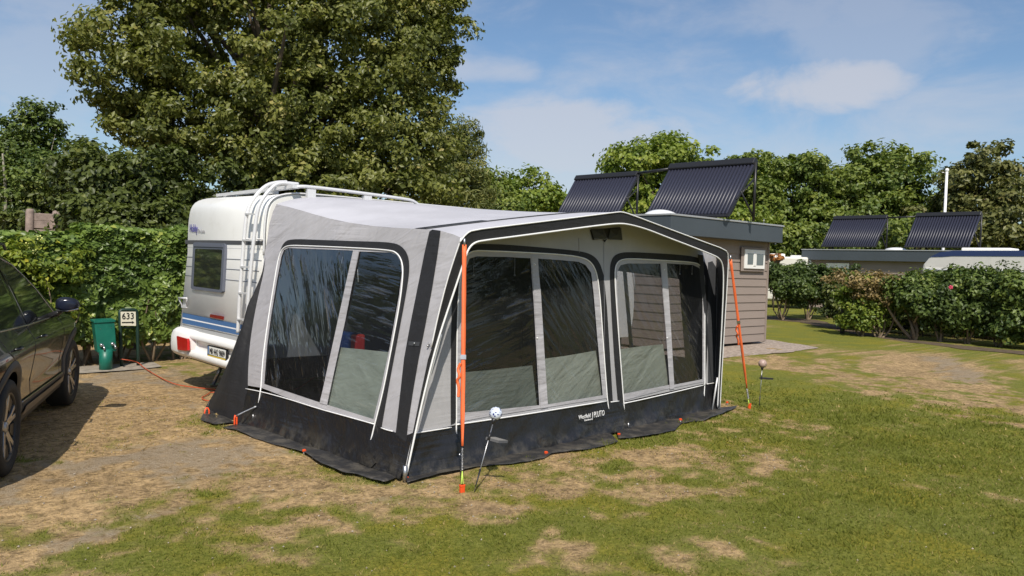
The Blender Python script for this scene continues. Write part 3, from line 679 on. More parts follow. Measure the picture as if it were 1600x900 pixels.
# roof rail frame: rear bar, long side bar, posts
zr = 2.585
p0 = onX(343, 305.5, 4.0); p1 = onX(463, 291.5, 4.0)
sidep = smoothline([p1 + np.array([-.02, .15, .0]), p1 + np.array([.0, .0, 0]), onY(482, 291.5, p1[1]), onY(560, 301, p1[1]), onY(637, 311.5, p1[1]), onY(648, 315, p1[1]), onY(657, 323.5, p1[1])], 1)
rr_ = MB().obox((p0 + p1) / 2, (p1 - p0) / 2, (.045, 0, 0), (0, 0, .018)).build('roof_rail', M['alu'], car)
mb = MB(); mb.tube(sidep, .020, 8); mb.build('side_bar', M['alu'], rr_)
for q in ((486, 300), (574, 310)):
    c = onY(q[0], q[1], p1[1]); mb = MB(); mb.box(tuple(c + np.array([-.05, -.02, -.07])), tuple(c + np.array([.05, .03, .03]))); mb.build('rail_post', M['alu'], rr_)
for y in (p0[1] - .25, p1[1] + .6):
    mb = MB(); mb.box((3.97, y - .05, 2.47), (4.05, y + .05, p0[2])); mb.build('rail_post', M['alu'], rr_)
# rubber tail lamp on the bumper's blue logo dot left out of the way

# ================================================================== AWNING
aw = thing('caravan_awning', 'grey and black caravan awning with clear foil windows pitched on the lawn', 'awning')
SP = plane3((3.51, 5.14, 0), (3.35, 7.7, 0), (3.51 + .375, 5.0, 1.93))      # left side wall, leaning in
tipL = onP(722, 372, SP); ydir = np.array([4.9, .35, 0]); ydir /= np.linalg.norm(ydir)
foot = np.array([3.51, 5.14, 0.])
VP = plane3(tuple(foot), tuple(tipL), tuple(tipL + ydir))                    # valance and wing facing
peak = onP(970, 331.5, VP); tipR = onP(1136, 393, VP)
FB0 = np.array([3.55, 5.20, 0]); FB1 = np.array([8.40, 5.56, 0])
FP = plane3(tuple(FB0), tuple(FB1), tuple(FB0 + np.array([0, .10, 1.9])))    # front wall
def ap(name, pl, pts, mtl, off=0., holes=(), parent=None):
    return MB().poly(PX(pl, pts, off), [PX(pl, h, off) for h in holes]).build(name, mtl, parent or aw)
def pipe(name, pl, pts, r, off=.008, mtl=None, parent=None, sm=1, n=6):
    return MB().tube(smoothline(PX(pl, pts, off), sm), r, n).build(name, mtl or M['piping'], parent or aw)
def clothgrid(name, top, bot, nrow, nrm, amp, mtl, seed=0, freq=3., flare=0., parent=None, th=0):
    """cloth hung between two 3-D lines, with real folds that grow towards the bottom"""
    rows = []; n = len(top); g = np.random.default_rng(seed)
    L_ = np.cumsum([0] + [np.linalg.norm(np.array(top[i + 1]) - np.array(top[i])) for i in range(n - 1)])
    for j in range(nrow + 1):
        v = j / nrow; r_ = []
        for i in range(n):
            p = np.array(top[i]) * (1 - v) + np.array(bot[i]) * v
            f = (fbm(np.array([L_[i] * freq + v * .6]), np.array([v * 1.4 + seed]), 1., seed, 3)[0] - .5) * 2
            r_.append(p + nrm * (amp * f * (.25 + v * 1.0) * (1 if j < nrow else .6) + flare * v * v))
        rows.append(r_)
    return MB().grid(rows).build(name, mtl, parent or aw)
def resample(pts, n):
    P = [np.array(p, float) for p in pts]; d = np.cumsum([0] + [np.linalg.norm(b - a) for a, b in zip(P[:-1], P[1:])]); out = []
    for s in np.linspace(0, d[-1], n):
        i = min(np.searchsorted(d, s, 'right') - 1, len(P) - 2); f = (s - d[i]) / (d[i + 1] - d[i] + 1e-12); out.append(P[i] * (1 - f) + P[i + 1] * f)
    return out
S2 = lambda pts: [tuple(q) for q in smoothline(pts, 2)]
# ---- left side wall ----
s_top = [(418, 372), (421, 350), (426, 332), (432, 319), (450, 323), (472, 329), (500, 337.5), (530, 345), (565, 351), (602, 355), (640, 357), (670, 358.5), (690, 361), (708, 366), (722, 372)]
s_pipe = [(409, 606), (412, 560), (420, 500), (430, 440), (434, 415), (438.5, 396), (444, 387.5), (453, 383.6), (480, 384.5), (540, 387), (611, 391), (622, 396), (629, 407), (631.5, 425), (627, 470), (613, 545), (600, 612), (587.5, 661)]
s_band_o = [(436, 410), (437.5, 395), (443, 380), (454, 373.2), (500, 375), (560, 377), (612, 378.6), (628, 384), (638.5, 398), (641, 418), (637, 450), (622, 530), (607, 610), (597, 668)]
s_pipe = S2(s_pipe); s_band_o = S2(s_band_o)
side_poly = [(385, 602), (384, 585), (389, 535), (395, 500), (405, 455), (411, 415), (413.5, 396)] + s_top + [(700, 440), (686, 500), (675, 543), (668, 565), (655, 625), (645, 676), (634, 681), (612, 676), (596, 671)] + [(587.5, 661), (500, 634), (409, 606)]
ap('side_wall', SP, side_poly, M['greyfab'], 0, holes=[s_pipe[1:-1] + [(586, 657), (560, 650), (500, 630.5), (410.5, 603)]])
# black band round the window (open at the bottom)
band_i = [q for k, q in enumerate(s_pipe) if k >= 0 and not (q[1] > 412 and q[0] < 520)]
ap('window_band', SP, s_band_o[:] + [(596.5, 672)] + [(587.5, 662)] + list(reversed(band_i)), M['blackfab'], .006)
ap('corner_band', SP, [(671.5, 362), (676, 358.8), (689, 360.6), (688.5, 366), (684, 400), (676, 450), (665, 510), (655, 560), (646, 612), (638, 665), (633.5, 715), (615, 712), (622, 650), (632, 560), (642, 505), (655, 440), (664, 395)], M['blackfab'], .005)
ap('reinforcement_patch', SP, [(640, 533.5), (657.5, 534.5), (656.5, 541), (639.5, 540)], M['darkgrey'], .010)
for q in ((650, 537), (673, 537.5), (671, 541)):
    c = onP(*q, SP) + SP[1] * .018; MB().sphere(c, .009, 8, 6).build('buckle', M['steel'], aw)
pipe('window_piping', SP, s_pipe + [(583, 680), (578.5, 700)], .0065, .010)
pipe('window_piping', SP, [(409, 606), (405.5, 630), (402.5, 645)], .0065, .010)
pipe('skirt_piping', SP, [(385, 607.5), (409, 612), (450, 623), (500, 639), (540, 650), (587, 663)], .0055, .010)
pipe('skirt_piping', SP, [(597, 668.5), (606, 672), (615, 674)], .0055, .010)
pipe('edge_piping', SP, [(722, 372), (711, 404), (699.5, 440), (686, 492), (675, 543)], .006, .008)
W_s = thing('side_window', '', ''); 
for k in ('label', 'category'): del W_s[k]
W_s.parent = aw
hl = [(553, 391.5), (451, 387.6), (444, 391), (440, 402), (433, 440), (424, 495), (418, 540), (413.5, 600), (500, 628.8), (507, 600), (528, 505)]
hr = [(562, 393), (612, 394.5), (621, 399), (627, 409), (628.5, 426), (624, 462), (610, 540), (598, 605), (586, 652), (512, 631), (520, 595), (540, 500)]
frm = s_pipe[:] 
hr2 = [(562, 393), (611, 394.8), (620.5, 399), (626.5, 409), (628.5, 426), (624, 462), (610, 540), (597, 602), (584, 655), (512, 632.5), (520, 595), (540, 500)]
ap('window_frame', SP, frm + [(560, 655), (500, 638), (450, 622)], M['greyfab'], .004, holes=[hl, hr2], parent=W_s)
# the mullion and lower border stand a little proud
ap('mullion', SP, [(553, 391), (562, 391.5), (541, 500), (512, 633), (501, 630)], M['greyfab'], .009, parent=W_s)
ap('foil', SP, [(435, 386), (556, 389), (506, 633), (405, 604)], M['film_s'], -.004, parent=W_s)
ap('foil', SP, [(556.5, 389), (632, 389), (590, 660), (506.5, 633)], M['film_r'], -.004, parent=W_s)
ap('curtain', SP, [(527, 542), (560, 545), (612, 550.5), (604, 600), (590, 668), (500, 645)], M['sage'], -.03, parent=W_s)
# skirt of the side wall, down to the ground
def line_on(pl, pts, off=0): return [onP(x, y, pl) + pl[1] * off for x, y in pts]
topS = line_on(SP, [(385, 607), (409, 611), (450, 622.5), (500, 638), (540, 649.5), (587, 662), (606, 671.5), (634, 681), (646, 676)], .002)
a0 = foot + (np.array([3.35, 7.7, 0]) - foot) * 1.06
botS = resample([np.array([a0[0] - .02, a0[1], .012]), np.array([foot[0] + .0, foot[1] + .0, .012])], 90)
clothgrid('side_skirt', resample(topS, 90), botS, 14, np.array([-1., 0, 0]), .034, M['pvc'], 3, 5.2, .035)
# black flap tucked under the van
fo = [(415, 398), (411, 425), (401, 452), (388, 487), (372, 527), (353, 575), (336, 612), (321, 636)]
fi = [(415, 399), (412.5, 425), (404, 460), (396, 500), (390, 540), (387, 590), (388, 630), (390, 668)]
FO = [onX(x, y, X_) for (x, y), X_ in zip(fo, (3.66, 3.64, 3.61, 3.57, 3.50, 3.42, 3.36, 3.32))]
FI = PX(SP, fi, .0)
nrows = 16; rows = []
FO = resample(smoothline(FO, 2), 40); FI = resample(smoothline(FI, 2), 40)
for j in range(nrows + 1):
    v = j / nrows; rows.append([FO[i] * (1 - v) + FI[i] * v + np.array([-1, -.3, 0]) * (.05 * math.sin(v * math.pi) + .055 * (fbm(np.array([v * 2.2 + i * .03]), np.array([i * .035]), 1.5, 12, 3)[0] - .5) * 2 * math.sin(v * math.pi)) * min(1, i / 12) for i in range(40)])
MB().grid(rows).build('draught_flap', M['blackfab'], aw)
# lower lappet of that flap, lying out on the ground
lo = [(333, 640), (352, 642), (370, 640), (384, 645)]; lw = [(313, 656), (336, 663), (362, 660), (386, 668)]
A_ = [FO[-1] + (FI[-1] - FO[-1]) * k for k in (0.08, .35, .65, .95)]
B_ = [G(*q, .02) for q in lw]
rows = []
Ar, Br = resample(A_, 20), resample(B_, 20)
for j in range(9):
    v = j / 8; rows.append([Ar[i] * (1 - v) + Br[i] * v + np.array([-.4, -.3, .6]) * .03 * math.sin(v * math.pi) * (1 + math.sin(i * .9)) for i in range(20)])
MB().grid(rows).build('flap_hem', M['pvcflap'], aw)
# mud flap on the grass
def mudflap(name, inner, outer, n, seed, lift=.0):
    I = resample(inner, n); O = resample(outer, n); rows = []
    for j in range(8):
        v = j / 7; rows.append([I[i] * (1 - v) + O[i] * v + np.array([0, 0, .012 + .022 * fbm(np.array([i * .16 + v]), np.array([v * 2.3]), 1.2, seed, 3)[0] * (1 + .3 * v) - .006 * v]) for i in range(n)])
    o_ = MB().grid(rows).build(name, M['pvcflap'], aw); s_ = o_.modifiers.new('t', 'SOLIDIFY'); s_.thickness = .003; return o_
mudflap('mud_flap', [np.array([a0[0] - .03, a0[1] - .1, 0]), foot + np.array([-.02, .02, 0])], [G(*q) for q in ((348, 671), (370, 675), (396, 687), (431, 698), (473, 709), (500, 726), (538, 743), (554, 744), (601, 757), (629, 744))], 60, 5)
mudflap('mud_flap', [foot + np.array([.03, .03, 0]), FB0 * .45 + FB1 * .55 + np.array([0, -.02, 0])], [G(*q) for q in ((636, 756), (660, 750), (690, 742), (745, 731), (800, 727), (850, 719), (862, 711), (920, 705), (966, 693))], 60, 8)
mudflap('mud_flap', [FB0 * .42 + FB1 * .58 + np.array([0, -.02, 0]), FB1 + np.array([.05, 0, 0])], [G(*q) for q in ((966, 688), (985, 686), (1030, 680), (1055, 674), (1065, 664), (1100, 659), (1130, 648), (1153, 637))], 60, 9)
# ---- front wall ----
p1 = [(712, 660), (712, 600), (713, 500), (716, 440), (724, 402), (736, 391.5), (760, 391.8), (830, 395), (880, 398), (908, 402), (922, 409), (931, 425), (936, 460), (940, 520), (944, 575), (947.5, 622)]
p2 = [(973, 626), (968, 560), (962, 480), (959, 430), (961, 412), (970, 405), (990, 404.2), (1040, 407), (1080, 409.5), (1092, 413), (1098.5, 424), (1100, 450), (1100, 520), (1100, 596)]
p1 = S2(p1); p2 = S2(p2)
front_poly = [(640, 680), (645, 660), (660, 600), (690, 470), (708, 400), (722, 376), (735, 368), (800, 358), (880, 347), (968, 340), (1040, 358), (1095, 382), (1118, 398), (1122, 440), (1120, 520), (1117, 598), (1098, 600), (973, 628), (948, 626), (712, 664)]
ap('front_wall', FP, front_poly, M['backfab'], 0, holes=[p1[1:-1] + [(946.5, 618), (713, 655)], p2[1:-1] + [(1099, 592), (973, 621)]])
b1 = [(704, 664), (703.5, 600), (705, 480), (710, 420), (722, 392), (738, 381), (780, 381.5), (840, 386), (900, 391.5), (922, 396), (936, 408), (943, 430), (948, 480), (953, 560), (958, 640), (952, 660), (948.5, 640), (947.5, 622)]
b1 = S2(b1[:12]) + b1[12:]
ap('window_band', FP, b1 + list(reversed(p1[:-1])), M['blackfab'], .004)
b2 = [(967, 690), (966, 640), (959, 560), (954, 470), (952, 420), (956, 402), (967, 395), (985, 393.6), (1050, 397), (1085, 400.5), (1100, 407), (1107, 422), (1106, 460), (1104, 560), (1101, 600), (1100, 596)]
b2 = b2[:1] + S2(b2[1:-2]) + b2[-2:]
ap('window_band', FP, b2 + list(reversed(p2[:-1])) + [(973, 626)][:0], M['blackfab'], .004)
pipe('window_piping', FP, [(717, 705), (712, 690), (711.5, 660)] + p1[1:] + [(951, 650), (954, 668)], .0065, .012)
pipe('window_piping', FP, [(976, 655), (974, 640)] + p2[:1] + p2[1:] + [(1098.5, 625), (1096, 640)], .0065, .012)
pipe('skirt_piping', FP, [(712, 663), (760, 656), (830, 645.5), (900, 634), (947, 626.5)], .0065, .016)
pipe('skirt_piping', FP, [(973, 630), (1000, 624.5), (1050, 613), (1100, 601)], .0065, .016)
pipe('skirt_piping', FP, [(644, 677), (680, 671.5), (704, 667.5)], .0055, .012)
pipe('skirt_piping', FP, [(953, 628), (966, 626.5)], .005, .012)
pipe('skirt_piping', FP, [(1103, 600), (1116, 598)], .005, .012)
W1 = [dict(nm='front_window', pp=p1 + [(900, 629), (830, 640), (760, 651)][::1], hl=[(722, 645), (722, 470), (727, 420), (733, 404), (745, 400.5), (790, 401.5), (828, 403.5), (833, 470), (838, 560), (842, 633)], hr=[(840, 404), (870, 406), (903, 409), (914, 414), (923, 426), (927, 460), (932, 520), (941, 617.5), (853, 632), (849, 560), (843, 460)],
           mul=[(828.5, 399), (838, 399.5), (844, 460), (850, 560), (855, 636), (844, 638), (839, 560), (834, 470)], fl=[(708, 652), (712, 388), (833, 392), (848, 640)], fr=[(833.3, 392), (935, 398), (950, 622), (848.3, 640)],
           cur=[((720, 583), (780, 577.5), (836, 571), (844, 640), (716, 655)), ((846, 562), (890, 556), (935, 548), (946, 625), (846, 640))], ta='film_a', tb='film_b'),
      dict(nm='front_window', pp=p2 + [(1040, 608)], hl=[(972.5, 615.5), (968, 540), (963.5, 450), (964, 424), (969, 414.5), (980, 411.6), (1031, 412), (1038, 500), (1046, 601)], hr=[(1041, 411.5), (1082, 414), (1092, 419), (1096, 430), (1097, 480), (1097, 592.5), (1053, 601), (1046, 500)],
           mul=[(1031.5, 407.5), (1040.5, 408), (1046.5, 500), (1052.5, 607), (1045.5, 608.5), (1038, 500)], fl=[(956, 624), (955, 402), (1036, 404), (1049, 607)], fr=[(1036.2, 404), (1102, 406), (1103, 598), (1049.2, 607)],
           cur=[((972, 546), (1000, 542), (1040, 538), (1049, 604), (976, 622)),], ta='film_b', tb='film_b')]
for q in W1:
    wo_ = bpy.data.objects.new(q['nm'], None); COL.objects.link(wo_); wo_.parent = aw
    ap('window_frame', FP, q['pp'], M['greyfab'], .006, holes=[q['hl'], q['hr']], parent=wo_)
    ap('mullion', FP, q['mul'], M['greyfab'], .011, parent=wo_)
    ap('foil', FP, q['fl'], M[q['ta']], -.003, parent=wo_); ap('foil', FP, q['fr'], M[q['tb']], -.003, parent=wo_)
    for c in q['cur']: ap('curtain', FP, list(c), M['sage'], -.035, parent=wo_)
    for x, y in ((q['mul'][0][0] + 5, q['mul'][0][1] + 14), (q['mul'][0][0] + 9, 528), (q['mul'][5][0] if len(q['mul']) > 5 else 1046, 528))[:2]:
        MB().sphere(onP(x, y, FP) + FP[1] * .016, .008, 8, 6).build('stud', M['piping'], wo_)
MB().poly([(3.95, 7.25, .02), (8.1, 7.25, .02), (8.1, 7.25, 2.15), (3.95, 7.25, 2.2)]).build('added_dark_sheet', M['slate'], aw)  # dark sheet added to keep the view through the foil dark
# little hanging cords with toggles seen through the foil
for (x, y0, y1) in ((743, 402, 430), (807, 402, 430), (1065, 413, 428), (1084, 415, 428)):
    mb = MB(); mb.tube([onP(x, y0, FP) - FP[1] * .02, onP(x - .5, y1, FP) - FP[1] * .02], .003, 5); mb.sphere(onP(x - .5, y1, FP) - FP[1] * .02, .009, 8, 6); mb.build('curtain_cord', M['piping'], aw)
for (x, y0, x1, y1) in ((456, 398, 455, 416), (533, 400, 528, 421), (556, 420, 557, 440)): MB().tube([onP(x, y0, SP) - SP[1] * .02, onP(x1, y1, SP) - SP[1] * .02], .003, 5).build('curtain_cord', M['piping'], aw)
# front skirt
topF = PX(FP, [(644, 678), (704, 668), (712, 664), (760, 656), (830, 646), (900, 635), (948, 627), (973, 629), (1050, 613), (1100, 601), (1118, 599)], .006)
botF = resample([foot + np.array([.03, .03, .012]), FB0 + np.array([.15, -.02, .012]), FB1 + np.array([0, 0, .012])], 150)
clothgrid('front_skirt', resample(topF, 150), botF, 14, np.array([.07, -1., 0]), .036, M['pvc'], 14, 5.0, .05)
# loose turned-up skirt laps that catch the light
def lap(pl, pts, off, lift):
    P = PX(pl, pts, off); c = sum(P) / len(P); vs = P + [c + pl[1] * lift]; n = len(P)
    return MB().add(vs, [(i, (i + 1) % n, n) for i in range(n)], True).build('skirt_lap', M['pvc'], aw)
lap(FP, [(838, 683), (856, 678), (868, 700), (846, 706), (832, 703)], .075, .03)
lap(FP, [(1040, 650), (1058, 645), (1066, 662), (1044, 668)], .07, .03)
lap(SP, [(472, 695), (486, 679), (496, 700), (484, 703)], .05, .03)
lap(SP, [(567, 722), (578, 700), (596, 722), (586, 732)], .05, .03)
# lettering on the skirt
A = PX(FP, [(896, 655.5), (937, 647.5)], .055); ux = A[1] - A[0]
lb = PX(FP, [(897, 654.5)], .058)[0]
text('Westfield', .060, M['whiteink'], 'lettering', aw, lb, ux, (0, 0, 1), fit=np.linalg.norm(ux) * .44)
text('Outdoors', .026, M['whiteink'], 'lettering', aw, PX(FP, [(905.5, 657.2)], .060)[0], ux, (0, 0, 1), fit=np.linalg.norm(ux) * .29)
text('PLUTO', .085, M['whiteink'], 'lettering', aw, PX(FP, [(920.3, 651.5)], .060)[0], ux, (0, 0, 1), fit=np.linalg.norm(ux) * .41)
text('|', .085, M['whiteink'], 'lettering', aw, PX(FP, [(917.3, 652.3)], .060)[0], ux, (0, 0, 1))
# ---- valance and wings (facing) ----
outer = [(722, 374), (728, 365), (738, 359.5), (790, 353), (850, 345.8), (910, 338.3), (960, 331.8), (971, 330.8), (985, 335), (1050, 359.5), (1100, 378), (1133, 390), (1138, 398), (1135.5, 450), (1131, 520), (1127, 590), (1124.5, 638)]
inner = [(1120.5, 636), (1124, 570), (1127.5, 500), (1130, 440), (1129, 414), (1123, 403), (1110, 397), (1085, 387), (1040, 370), (1010, 358), (985, 351), (968, 348.8), (940, 351.5), (880, 359.3), (800, 370), (752, 376), (741, 379), (733, 386), (727.5, 398), (714, 440), (698, 487), (682, 536), (665, 602), (650, 668), (640, 715), (633.5, 746)]
left = [(631.5, 746), (645, 676), (657, 620), (668.5, 562), (675, 543), (686, 492), (699.5, 440), (711, 404)]
ap('valance', VP, outer + inner + left, M['blackfab'], 0)
pipe('valance_piping', VP, inner, .0085, .006, sm=2)
pipe('roof_piping', VP, [(718, 378)] + outer[1:], .0065, .004, sm=1)
po = MB().tube(smoothline(PX(VP, [(633, 749), (641, 712), (653, 662), (668, 604), (682, 553), (690, 522)], -.012), 1), .013, 8).build('pole', M['alu'], aw)
MB().tube([foot + np.array([-.01, -.02, 0]), foot + np.array([-.01, -.02, .12])], .02, 8).build('pole_foot', M['steel'], aw)
rf = onP(1124.5, 636, VP)
po = MB().tube([rf + np.array([-.01, .01, -rf[2]]), rf + np.array([.05, .02, .9])], .012, 8).build('pole', M['alu'], aw)
po = MB().tube([onP(1113, 640, VP), onP(1121, 590, VP)], .010, 8).build('pole', M['alu'], aw)
# right wing / side wall
RT = onP(1119, 396, FP); RBf = FB1
ro = PX(VP, [(1138, 402), (1135.5, 450), (1131, 520), (1127, 590), (1124, 640)], -.002)
ri = [onP(x, y, FP) for x, y in ((1119, 398), (1121, 440), (1119.5, 520), (1117, 598), (1113, 640))]
ri[-1] = FB1 + np.array([.0, .0, .01])
MB().grid([resample(ro, 14), resample(ri, 14)]).build('wing', M['darkgrey'], aw)
ap('wall_edge_panel', FP, [(1106, 410), (1113, 408), (1120, 420), (1119, 520), (1116, 598), (1114, 640), (1106, 640)], M['darkgrey'], .002)
# far right side wall, with its window (mirror of the left one)
def SR(y, z): return np.array([8.42 - (y - 5.5) * -.03 - .19 * z, y, z])
rt = lambda y: 1.90 + (y - 5.3) / 2.9 * .5
outl = [SR(5.56, .0), SR(8.2, .0), SR(8.2, 2.38), SR(7.3, 2.2), SR(6.4, 2.02), SR(5.56, rt(5.56) - .02)]
hole = [SR(5.95, .62), SR(7.7, .62), SR(7.75, 1.75), SR(5.95, 1.62)]
MB().poly(outl, [hole]).build('side_wall', M['darkgrey'], aw)  # light grey cloth coloured dark, interior shade put into the colour
wr = bpy.data.objects.new('side_window', None); COL.objects.link(wr); wr.parent = aw
MB().poly([p_ + np.array([.004, 0, 0]) for p_ in (SR(5.9, .58), SR(7.75, .58), SR(7.8, 1.79), SR(5.9, 1.66))]).build('foil', M['film_b'], wr)
MB().obox((SR(6.85, .62) + SR(6.85, 1.7)) / 2, (SR(6.85, 1.7) - SR(6.85, .62)) / 2, (0, .03, 0), (.006, 0, 0)).build('mullion', M['greyfab'], wr)
# vent in the gable
def vent(pts, off, m_): return ap('vent_flap', FP, pts, m_, off)
ve = ap('gable_vent', FP, [(921, 359), (968, 355), (966, 372), (948, 373), (944, 379), (940, 374), (925, 375)], M['blackfab'], .008)
for pts in ([(921, 358), (941, 358), (946.5, 372), (943, 374), (926, 373.5)], [(948, 374), (951, 358), (968, 356), (970, 375.5), (952, 374.5)]):
    P = PX(FP, pts, .02); c = sum(P) / len(P); n = len(P)
    MB().add(P + [c + FP[1] * .03], [(i, (i + 1) % n, n) for i in range(n)]).build('vent_flap', M['darkgrey'], ve)
    MB().tube(PX(FP, pts[2:] if pts[0][0] < 930 else pts[2:], .022), .003, 5).build('vent_piping', M['greyink'], ve)
# seams on the gable
for pts in ([(904, 372), (904.5, 395)], [(943, 379), (944, 500), (945, 600)]):
    pipe('seam', FP, pts, .0022, .003, mtl=M['greyink'], sm=0)
# ---- roof ----
Ls = resample(smoothline(PX(SP, s_top[3:], 0), 2), 40)           # left roof edge, van corner -> front tip
tR = tipR
spine0 = np.array([6.1, YR - .02, 2.45]); 
NU = 44; rows = []
for j in range(40):
    v = j / 39; Lp = Ls[j]
    mid = spine0 * (1 - v) + (peak + np.array([0, .0, 0])) * v; mid[2] = spine0[2] * (1 - v) + peak[2] * v - .03 * math.sin(v * math.pi); mid[1] = Lp[1] * 1.0 + (peak[1] - tipL[1]) * v
    Rp = np.array([2 * 6.0 - Lp[0], Lp[1], Lp[2]]) * (1 - v) + tR * v; Rp[1] = Lp[1] + (tR[1] - tipL[1]) * v; Rp[2] = Lp[2] * (1 - v * v) + (tR[2] + (Lp[2] - tipL[2])) * v * v
    pw = 1.12 + 7 * (1 - v) ** 3.0; r_ = []
    for i in range(NU + 1):
        u = i / NU * 2
        a, k = (Lp, u) if u <= 1 else (Rp, 2 - u)
        g_ = 1 - (1 - k) ** pw
        p_ = a * (1 - k) + mid * k; p_[2] = a[2] + (mid[2] - a[2]) * g_; r_.append(p_)
    rows.append(r_)
MB().grid(rows).build('roof', M['rooffab'], aw)
jj = 33
MB().tube([p_ + np.array([0, 0, .006]) for p_ in rows[jj]], .006, 6).build('roof_seam', M['darkgrey'], aw)
MB().grid([[p_ + np.array([0, 0, .004]) for p_ in rows[jj]][:9], [p_ + np.array([0, 0, .004]) for p_ in rows[jj - 2]][:9]]).build('corner_band', M['blackfab'], aw)
# groundsheet inside, so the interior stays dark
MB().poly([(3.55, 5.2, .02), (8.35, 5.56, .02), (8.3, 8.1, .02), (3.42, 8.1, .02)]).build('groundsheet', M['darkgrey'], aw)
# straps closing the draught flap
tie = MB(); a = onX(337, 632, 3.36); 
# small clips and pegs hanging at the wing foot
for q, pl in (((712, 707), FP), ((955, 670), FP), ((976, 660), FP), ((402.5, 648), SP)):
    c = onP(*q, pl) + pl[1] * .05; MB().tube([c, c + np.array([0, 0, -.05])], .009, 6).build('zip_pull', M['steel'], aw)

# ---- tent pegs: orange heads at the mud flap ----
pegs = [((633, 751), .035, 'orange peg at the foot of the awning corner pole'), ((475, 709), .03, 'orange peg in the mud flap below the side window mullion'), ((853, 711), .025, 'orange peg at the gap in the front mud flap'),
        ((967, 683), .03, 'orange peg between the two front windows'), ((1063, 662), .05, 'orange peg below the right front window mullion'), ((1136, 632), .03, 'orange peg beside the right awning corner')]
for q, h, lab in pegs:
    c = G(*q); t_ = thing('tent_peg', lab, 'tent peg', 'orange pegs holding down the awning', tuple(c)); 
    MB().tube([(0, 0, -.03), (0, 0, h)], .010, 8).build('shank', M['steel'], t_); mb = MB(); mb.box((-.013, -.011, h - .012), (.013, .011, h + .010)); mb.tube([(0, 0, h + .004), (.026, -.008, h - .012)], .005, 6); mb.build('head', M['orangep'], t_, bevel=.003)
# orange bungee loops at the draught flap
def tubeobj(name, pts, r, mm, parent, sm=1, n=6): return MB().tube(smoothline(pts, sm), r, n).build(name, mm, parent)
b1_ = G(323, 652); t_ = thing('bungee_loop', 'red orange rubber loop pegging the outer corner of the black flap', 'rubber loop', 'rubber loops on the draught flap')
tubeobj('loop', [b1_ + np.array([-.02, 0, 0]), b1_ + np.array([-.02, .01, .07]), b1_ + np.array([.01, .02, .11]), b1_ + np.array([.03, .0, .06]), b1_ + np.array([.01, 0, 0])], .008, M['orangep'], t_)
tubeobj('hook', [b1_ + np.array([.01, .02, .10]), b1_ + np.array([.05, .05, .17])], .007, M['blackmetal'], t_)
b2_ = G(368, 667); t_ = thing('bungee_loop', 'red orange peg strap with metal buckle at the foot of the side wall', 'rubber loop', 'rubber loops on the draught flap')
tubeobj('loop', [b2_ + np.array([-.012, 0, 0]), b2_ + np.array([-.012, 0, .12]), b2_ + np.array([.012, 0, .12]), b2_ + np.array([.012, 0, 0])], .009, M['orangep'], t_)
tubeobj('buckle', [b2_ + np.array([0, 0, .11]), b2_ + np.array([.10, -.06, .17]), b2_ + np.array([.17, -.11, .21])], .010, M['steel'], t_)

# ---- storm straps ----
def strap(label, top, mid, bot, peg, width, knot):
    t_ = thing('storm_strap', label, 'tie-down strap', 'orange storm straps at the awning front corners')
    top, bot, peg = map(np.array, (top, bot, peg)); d = (bot - top); L = np.linalg.norm(d); d /= L
    w_ = np.cross(d, CAM - top); w_ /= np.linalg.norm(w_); nn = np.cross(w_, d)
    rows = []
    for k in range(25):
        v = k / 24; ww = width * (1 - .45 * sstep(np.array(v), .8, 1.)) * (1 + .06 * math.sin(v * 31)); tw = .25 * math.sin(v * 5)
        c = top + d * L * v; a = w_ * math.cos(tw) + nn * math.sin(tw)
        rows.append([c - a * ww / 2, c + a * ww / 2])
    o_ = MB().grid(rows).build('webbing', M['orange'], t_); s_ = o_.modifiers.new('t', 'SOLIDIFY'); s_.thickness = .003
    MB().tube([top + np.array([0, 0, .05]), top + np.array([0, 0, -.01])], .009, 6).build('top_hook', M['steel'], t_)
    kn = top + d * L * knot
    pts = [kn + w_ * .02 + nn * .012, kn + w_ * .045 + d * .05, kn + w_ * .02 + d * .10 + nn * .03, kn + w_ * .05 + d * .13, kn + w_ * .03 + d * .18, kn + w_ * .035 + d * .26]
    MB().tube(smoothline(pts, 2), .012, 6).build('knotted_tail', M['orange'], t_); MB().obox(kn - d * .05, w_ * .022, d * .018, nn * .010).build('cam_buckle', M['steel'], t_)
    # spring
    ls = np.linalg.norm(peg - bot); sp = [bot + (peg - bot) * (.04 + .50 * k / 90) + (w_ * math.cos(k * 1.05) + nn * math.sin(k * 1.05)) * .011 for k in range(91)]
    MB().tube(sp, .0024, 4).build('spring', M['steel'], t_)
    e = bot + (peg - bot) * .55
    MB().tube([e, peg + w_ * .012], .0035, 5).tube([e, peg - w_ * .012], .0035, 5).build('cord_loop', M['lime'], t_)
    return t_
tT = tipL + VP[1] * .03 + np.array([0, 0, -.05]); pegL = G(722, 768)
bL = onP(722.5, 697, plane3(tuple(tT), tuple(pegL), tuple(tT + np.array([1, 0, 0]))))
strap('long orange strap hanging straight from the left awning corner to a peg', tT, None, bL, pegL, .034, .60)
pegR = G(1171, 637); tT = onP(1139, 405, VP) + VP[1] * .02
bR = tT + (pegR - tT) * .86
strap('orange strap slanting from the right awning corner, knotted halfway down', tT, None, bR, pegR, .032, .50)
for q, lab in ((pegL, 'orange plastic peg holding the left storm strap in the lawn'), (pegR, 'orange peg holding the right storm strap in the grass')):
    t_ = thing('tent_peg', lab, 'tent peg', 'orange pegs holding down the awning', tuple(q)); mb = MB(); mb.box((-.018, -.014, -.03), (.018, .014, .055)); mb.box((-.021, -.015, .036), (.021, .015, .055)); mb.build('head', M['orangep'], t_, bevel=.004)
